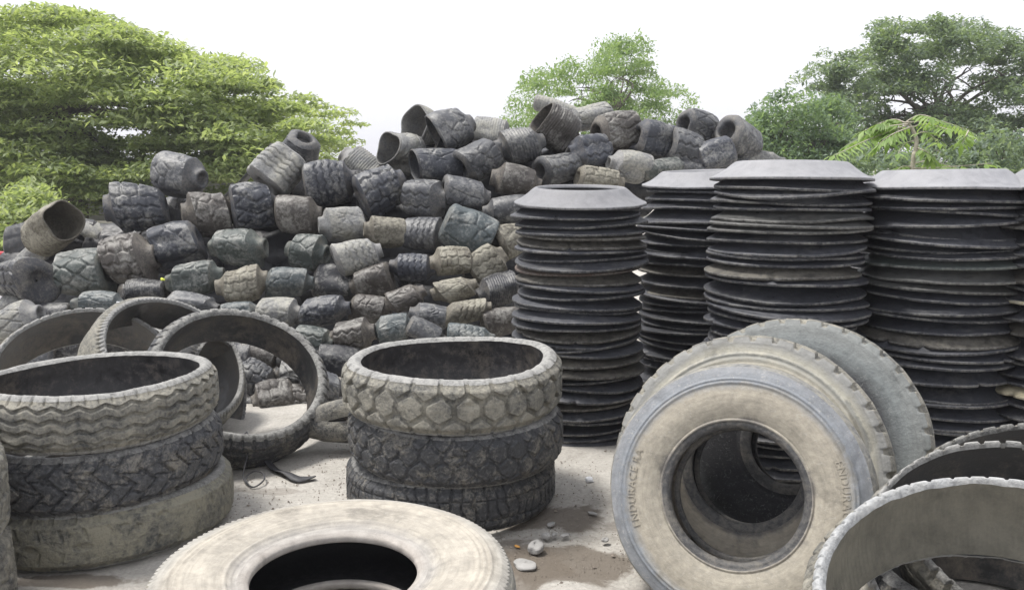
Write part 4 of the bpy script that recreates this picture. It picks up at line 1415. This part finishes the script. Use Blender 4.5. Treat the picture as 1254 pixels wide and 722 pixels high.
for (x, y) in ((388, 128), (402, 140), (420, 136), (412, 160), (398, 165), (425, 172), (380, 150), (408, 182), (430, 150), (392, 192), (372, 118)):
    padsA.append((at_d(x, y, random.uniform(17, 19)), 0.42, 0.22))
bA = at_d(98, 300, 17.8)
make_tree('feathery_tree', 'large spreading tree with layered yellow-green feathery foliage behind the heap end', 'tree', padsA, 520, 0.14, 0.42, M_LEAF_BIG, (bA.x, bA.y, 0), 0.22, 2.6, 12, 201, flat=0.24, tilt=0.45, group=TG)
# low bush under it
polyB = [(-60, 235), (50, 228), (68, 262), (72, 300), (50, 330), (-60, 340)]
padsB = poly_pads(polyB, 26, 13.0, 15.0, 0.35, 0.6)
bB = at_d(15, 330, 14.0)
make_tree('green_bush', 'bright green bush at the foot of the feathery tree', 'bush', padsB, 260, 0.12, 0.5, M_LEAF_BIG, (bB.x, bB.y, 0), 0.06, 0.5, 6, 202, flat=0.6, tilt=0.6, group='bushes beyond the heap')
# airy tree in the middle
polyC = [(622, 150), (624, 128), (640, 104), (660, 92), (680, 84), (700, 76), (716, 92), (728, 74), (742, 58), (760, 46), (784, 48), (786, 76), (790, 92), (806, 108), (826, 104), (842, 122), (838, 150), (800, 175), (640, 180)]
padsC = poly_pads(polyC, 95, 20, 23.5, 0.28, 0.62)
for (x, y) in ((762, 50), (780, 52), (770, 62), (792, 74), (748, 62), (738, 74), (832, 112), (845, 120), (846, 132), (838, 138), (826, 112), (628, 128), (634, 118), (650, 96), (668, 88), (690, 82), (704, 78), (645, 106), (622, 146)):
    padsC.append((at_d(x, y, random.uniform(20.5, 22.5)), 0.30, 0.35))
bC = at_d(735, 230, 21.5)
make_tree('airy_tree', 'airy light green tree rising behind the middle of the heap', 'tree', padsC, 240, 0.10, 0.42, M_LEAF_MID, (bC.x, bC.y, 0), 0.075, 2.8, 14, 203, flat=0.75, tilt=0.8, group=TG)
# tall dark tree
padsD = []
for (x, y, r, n) in ((1100, 48, 30, 9), (1140, 42, 34, 12), (1180, 45, 26, 8), (1165, 62, 28, 9), (1090, 72, 34, 12), (1130, 78, 36, 14), (1050, 88, 34, 12), (1012, 92, 24, 7), (1030, 112, 36, 12), (1080, 112, 32, 10), (1110, 110, 26, 8),
                     (1230, 62, 30, 12), (1262, 80, 34, 12), (1215, 100, 22, 6), (1240, 108, 26, 9), (1225, 140, 24, 8), (1160, 138, 22, 8), (1188, 142, 18, 6), (1215, 165, 26, 8), (1150, 165, 36, 12), (1100, 160, 36, 12), (1060, 150, 30, 10), (1190, 180, 34, 10), (1240, 190, 34, 10), (1110, 190, 40, 12), (1060, 185, 36, 10), (1160, 200, 40, 12), (1230, 210, 40, 12), (1280, 150, 30, 8), (1300, 60, 40, 10), (1310, 120, 40, 10), (1310, 190, 40, 10)):
    for _ in range(n):
        rr, aa = r * math.sqrt(random.random()), random.uniform(0, 6.28)
        padsD.append((at_d(x + rr * math.cos(aa), y + 0.75 * rr * math.sin(aa), random.uniform(19.5, 23)), random.uniform(0.28, 0.55), 1.0))
for (x, y) in ((975, 98), (985, 90), (998, 82), (1008, 64), (1074, 30), (1085, 27), (1170, 24), (1178, 28), (1150, 26), (968, 118), (1205, 34), (1212, 38), (1190, 95), (1205, 120)):
    padsD.append((at_d(x, y, random.uniform(20.5, 22)), 0.30, 0.3))
bD = at_d(1140, 260, 21.5)
make_tree('dark_tree', 'tall dark green tree with sky showing through its crown', 'tree', padsD, 190, 0.13, 0.4, M_LEAF_DARK, (bD.x, bD.y, 0), 0.15, 2.4, 22, 204, flat=0.55, tilt=0.5, group=TG)
# rounded bush tree beside it
polyE = [(915, 205), (918, 150), (935, 140), (950, 125), (972, 118), (1000, 118), (1020, 126), (1040, 142), (1045, 170), (1050, 215)]
padsE = poly_pads(polyE, 85, 17.0, 19.0, 0.28, 0.55)
for (x, y) in ((925, 142), (948, 118), (962, 114), (915, 160)):
    padsE.append((at_d(x, y, 17.6), 0.25, 0.35))
bE = at_d(980, 260, 18.0)
make_tree('bushy_tree', 'rounded blue-green bushy tree past the end of the ridge', 'tree', padsE, 230, 0.11, 0.45, M_LEAF_BUSH, (bE.x, bE.y, 0), 0.12, 1.4, 10, 205, flat=0.7, tilt=0.7, group=TG)

polyF = [(1030, 172), (1100, 178), (1180, 172), (1290, 165), (1300, 245), (1030, 245)]
padsF = poly_pads(polyF, 70, 13.0, 15.5, 0.25, 0.45)
bF = at_d(1160, 260, 14.2)
make_tree('green_bush', 'low dark green bush filling the view just over the disc stacks', 'bush', padsF, 240, 0.10, 0.45, M_LEAF_DARK, (bF.x, bF.y, 0), 0.06, 0.8, 8, 206, flat=0.7, tilt=0.7, group='bushes beyond the heap')

# young tree with compound leaves close behind the disc stacks
def sapling():
    d = 6.7
    rng = np.random.default_rng(301)
    foot = at_d(1118, 260, d)
    base = Vector((foot.x, foot.y, 0))
    root = thing('sapling', 'young yellow-green sapling with drooping compound leaves behind the disc stacks', 'sapling', base)
    top = [base, at_d(1117, 215, d), at_d(1121, 186, d), at_d(1122, 170, d), at_d(1116, 156, d), at_d(1110, 149, d)]
    stem = catmull(top, 6)
    V, F = [], []

    def add(pts, rad):
        v, f = tube(pts, rad, 6)
        o = len(V)
        V.extend([q - base for q in v])
        F.extend([tuple(i + o for i in q) for q in f])
    add(stem, list(np.linspace(0.022, 0.010, len(stem))))
    LV, LF = [], []

    def leaflet(p, dr, side, ln, wd):
        # a pointed, folded blade of six vertices
        dr = dr.normalized()
        nrm = dr.cross(side).normalized()
        o = len(LV)
        mid = p + dr * ln * 0.45
        for q in (p, mid + side * wd * 0.5 - nrm * wd * 0.12, mid + dr * ln * 0.3 + side * wd * 0.33, p + dr * ln - Vector((0, 0, ln * 0.12)), mid + dr * ln * 0.3 - side * wd * 0.33, mid - side * wd * 0.5 - nrm * wd * 0.12):
            LV.append(q - base)
        c = len(LV)
        LV.append(mid - base + Vector((0, 0, 0.004)))
        for a_, b_ in ((0, 1), (1, 2), (2, 3), (3, 4), (4, 5), (5, 0)):
            LF.append((o + a_, o + b_, c))

    fronds = [((1110, 150), (1085, 150), (1058, 160), 9), ((1112, 152), (1080, 157), (1036, 178), 11), ((1112, 153), (1070, 168), (1022, 190), 11), ((1114, 156), (1090, 166), (1068, 184), 8), ((1113, 152), (1102, 158), (1088, 176), 7),
              ((1110, 149), (1125, 141), (1140, 143), 7), ((1112, 150), (1150, 148), (1186, 160), 9), ((1186, 160), (1183, 166), (1178, 176), 5), ((1120, 165), (1135, 162), (1150, 175), 6), ((1121, 172), (1108, 176), (1100, 188), 5), ((1120, 180), (1135, 186), (1142, 196), 6),
              ((1119, 205), (1105, 204), (1090, 216), 7), ((1119, 200), (1140, 197), (1172, 206), 10), ((1119, 206), (1150, 205), (1215, 200), 3), ((1115, 156), (1135, 152), (1160, 158), 7), ((1112, 152), (1095, 146), (1074, 152), 8)]
    for (p0, p1, p2, n) in fronds:
        n = int(n * 1.5)
        dd = [d + random.uniform(-0.05, 0.05), d + random.uniform(-0.35, 0.3), d + random.uniform(-0.6, 0.5)]
        cur = catmull([at_d(*p0, dd[0]), at_d(*p1, dd[1]), at_d(*p2, dd[2])], 8)
        add(cur, list(np.linspace(0.006, 0.002, len(cur))))
        for k in range(n):
            f = 0.22 + 0.78 * (k + 0.5) / n
            idx = min(int(f * (len(cur) - 1)), len(cur) - 2)
            p = cur[idx].lerp(cur[idx + 1], f * (len(cur) - 1) - idx)
            t = (cur[idx + 1] - cur[idx]).normalized()
            sd = t.cross(Vector((0, 0, 1)))
            if sd.length < 0.1:
                sd = Vector((1, 0, 0))
            sd.normalize()
            for sg in (1, -1):
                dr = (sd * sg * 0.75 + t * 0.55 + Vector((0, 0, random.uniform(-0.75, -0.15))))
                leaflet(p, dr, t.cross(dr).cross(dr).normalized(), random.uniform(0.085, 0.125), random.uniform(0.034, 0.046))
        leaflet(cur[-1], (cur[-1] - cur[-2]) + Vector((0, 0, -0.02)), sd, 0.11, 0.042)
    link('trunk', mesh_from('trunk', V, F, M_STEM), root)
    link('crown', mesh_from('crown', LV, LF, M_LEAF_YOUNG, False), root)


sapling()

# grey boundary wall glimpsed beneath the feathery tree
M_WALL = plain('weathered concrete', (0.26, 0.26, 0.25), 0.9, 0.3, 2.0, 0.3)
wl = at_d(-150, 300, 22)
wr = at_d(420, 300, 22)
wall = thing('concrete_wall', 'weathered grey concrete panel wall beneath the feathery tree', 'wall', ((wl.x + wr.x) / 2, wl.y, 0))
npan = 6
pw = (wr.x - wl.x) / npan
for q in range(npan):
    ob = small_box('panel', (wl.x - (wl.x + wr.x) / 2 + (q + 0.5) * pw, 0, 0.72), (pw - 0.16, 0.10, 1.44), M_WALL, None, None, bev=0.1)
    ob.parent = wall
for q in range(npan + 1):
    ob = small_box('post', (wl.x - (wl.x + wr.x) / 2 + q * pw, 0, 0.76), (0.155, 0.16, 1.52), M_WALL, None, None, bev=0.1)
    ob.parent = wall

# ------------------------------------------------------------------ light
w = bpy.data.worlds.new('World')
SC.world = w
w.use_nodes = True
nt = w.node_tree
SUN = Vector((-0.36, 0.06, 0.93)).normalized()
sky = nt.nodes.new('ShaderNodeTexSky')
sky.sky_type = 'NISHITA'
sky.sun_disc = False
sky.sun_elevation = math.asin(SUN.z)
sky.sun_rotation = math.atan2(SUN.x, SUN.y)
sky.air_density = 1.0
sky.dust_density = 4.0
hs = nt.nodes.new('ShaderNodeHueSaturation')
hs.inputs['Saturation'].default_value = 0.22
bg = nt.nodes['Background']
nt.links.new(sky.outputs[0], hs.inputs['Color'])
ov = nt.nodes.new('ShaderNodeMixRGB')
ov.inputs[0].default_value = 0.8
ov.inputs[2].default_value = (3.9, 3.95, 4.2, 1)
nt.links.new(hs.outputs[0], ov.inputs[1])
nt.links.new(ov.outputs[0], bg.inputs['Color'])
bg.inputs['Strength'].default_value = 0.15
sd = bpy.data.lights.new('sun', 'SUN')
sd.energy = 2.2
sd.angle = math.radians(14)
sd.color = (1.0, 0.96, 0.9)
so = bpy.data.objects.new('sun', sd)
so.rotation_euler = SUN.to_track_quat('Z', 'Y').to_euler()
COL.objects.link(so)

# thin haze volume, added to stand in for lens flare over the trees
import bmesh
bm = bmesh.new()
bmesh.ops.create_cube(bm, size=1.0)
hme = bpy.data.meshes.new('haze')
bm.to_mesh(hme)
bm.free()
hm = bpy.data.materials.new('hazy air')
hm.use_nodes = True
hn = hm.node_tree
hn.nodes.remove(hn.nodes['Principled BSDF'])
pv = hn.nodes.new('ShaderNodeVolumePrincipled')
pv.inputs['Color'].default_value = (0.95, 0.95, 1.0, 1)
pv.inputs['Density'].default_value = 0.0018
pv.inputs['Anisotropy'].default_value = 0.2
hn.links.new(pv.outputs[0], hn.nodes['Material Output'].inputs['Volume'])
hme.materials.append(hm)
ho = link('haze', hme)
ho.scale = (900, 800, 14)
ho.location = (0, 330, 6.0)
tag(ho, kind='stuff')

SC.render.engine = 'CYCLES'
SC.cycles.use_denoising = True
SC.cycles.max_bounces = 6
SC.view_settings.view_transform = 'Standard'
SC.view_settings.look = 'None'
SC.view_settings.gamma = 1.0
SC.view_settings.use_curve_mapping = False
SC.view_settings.exposure = 1.0
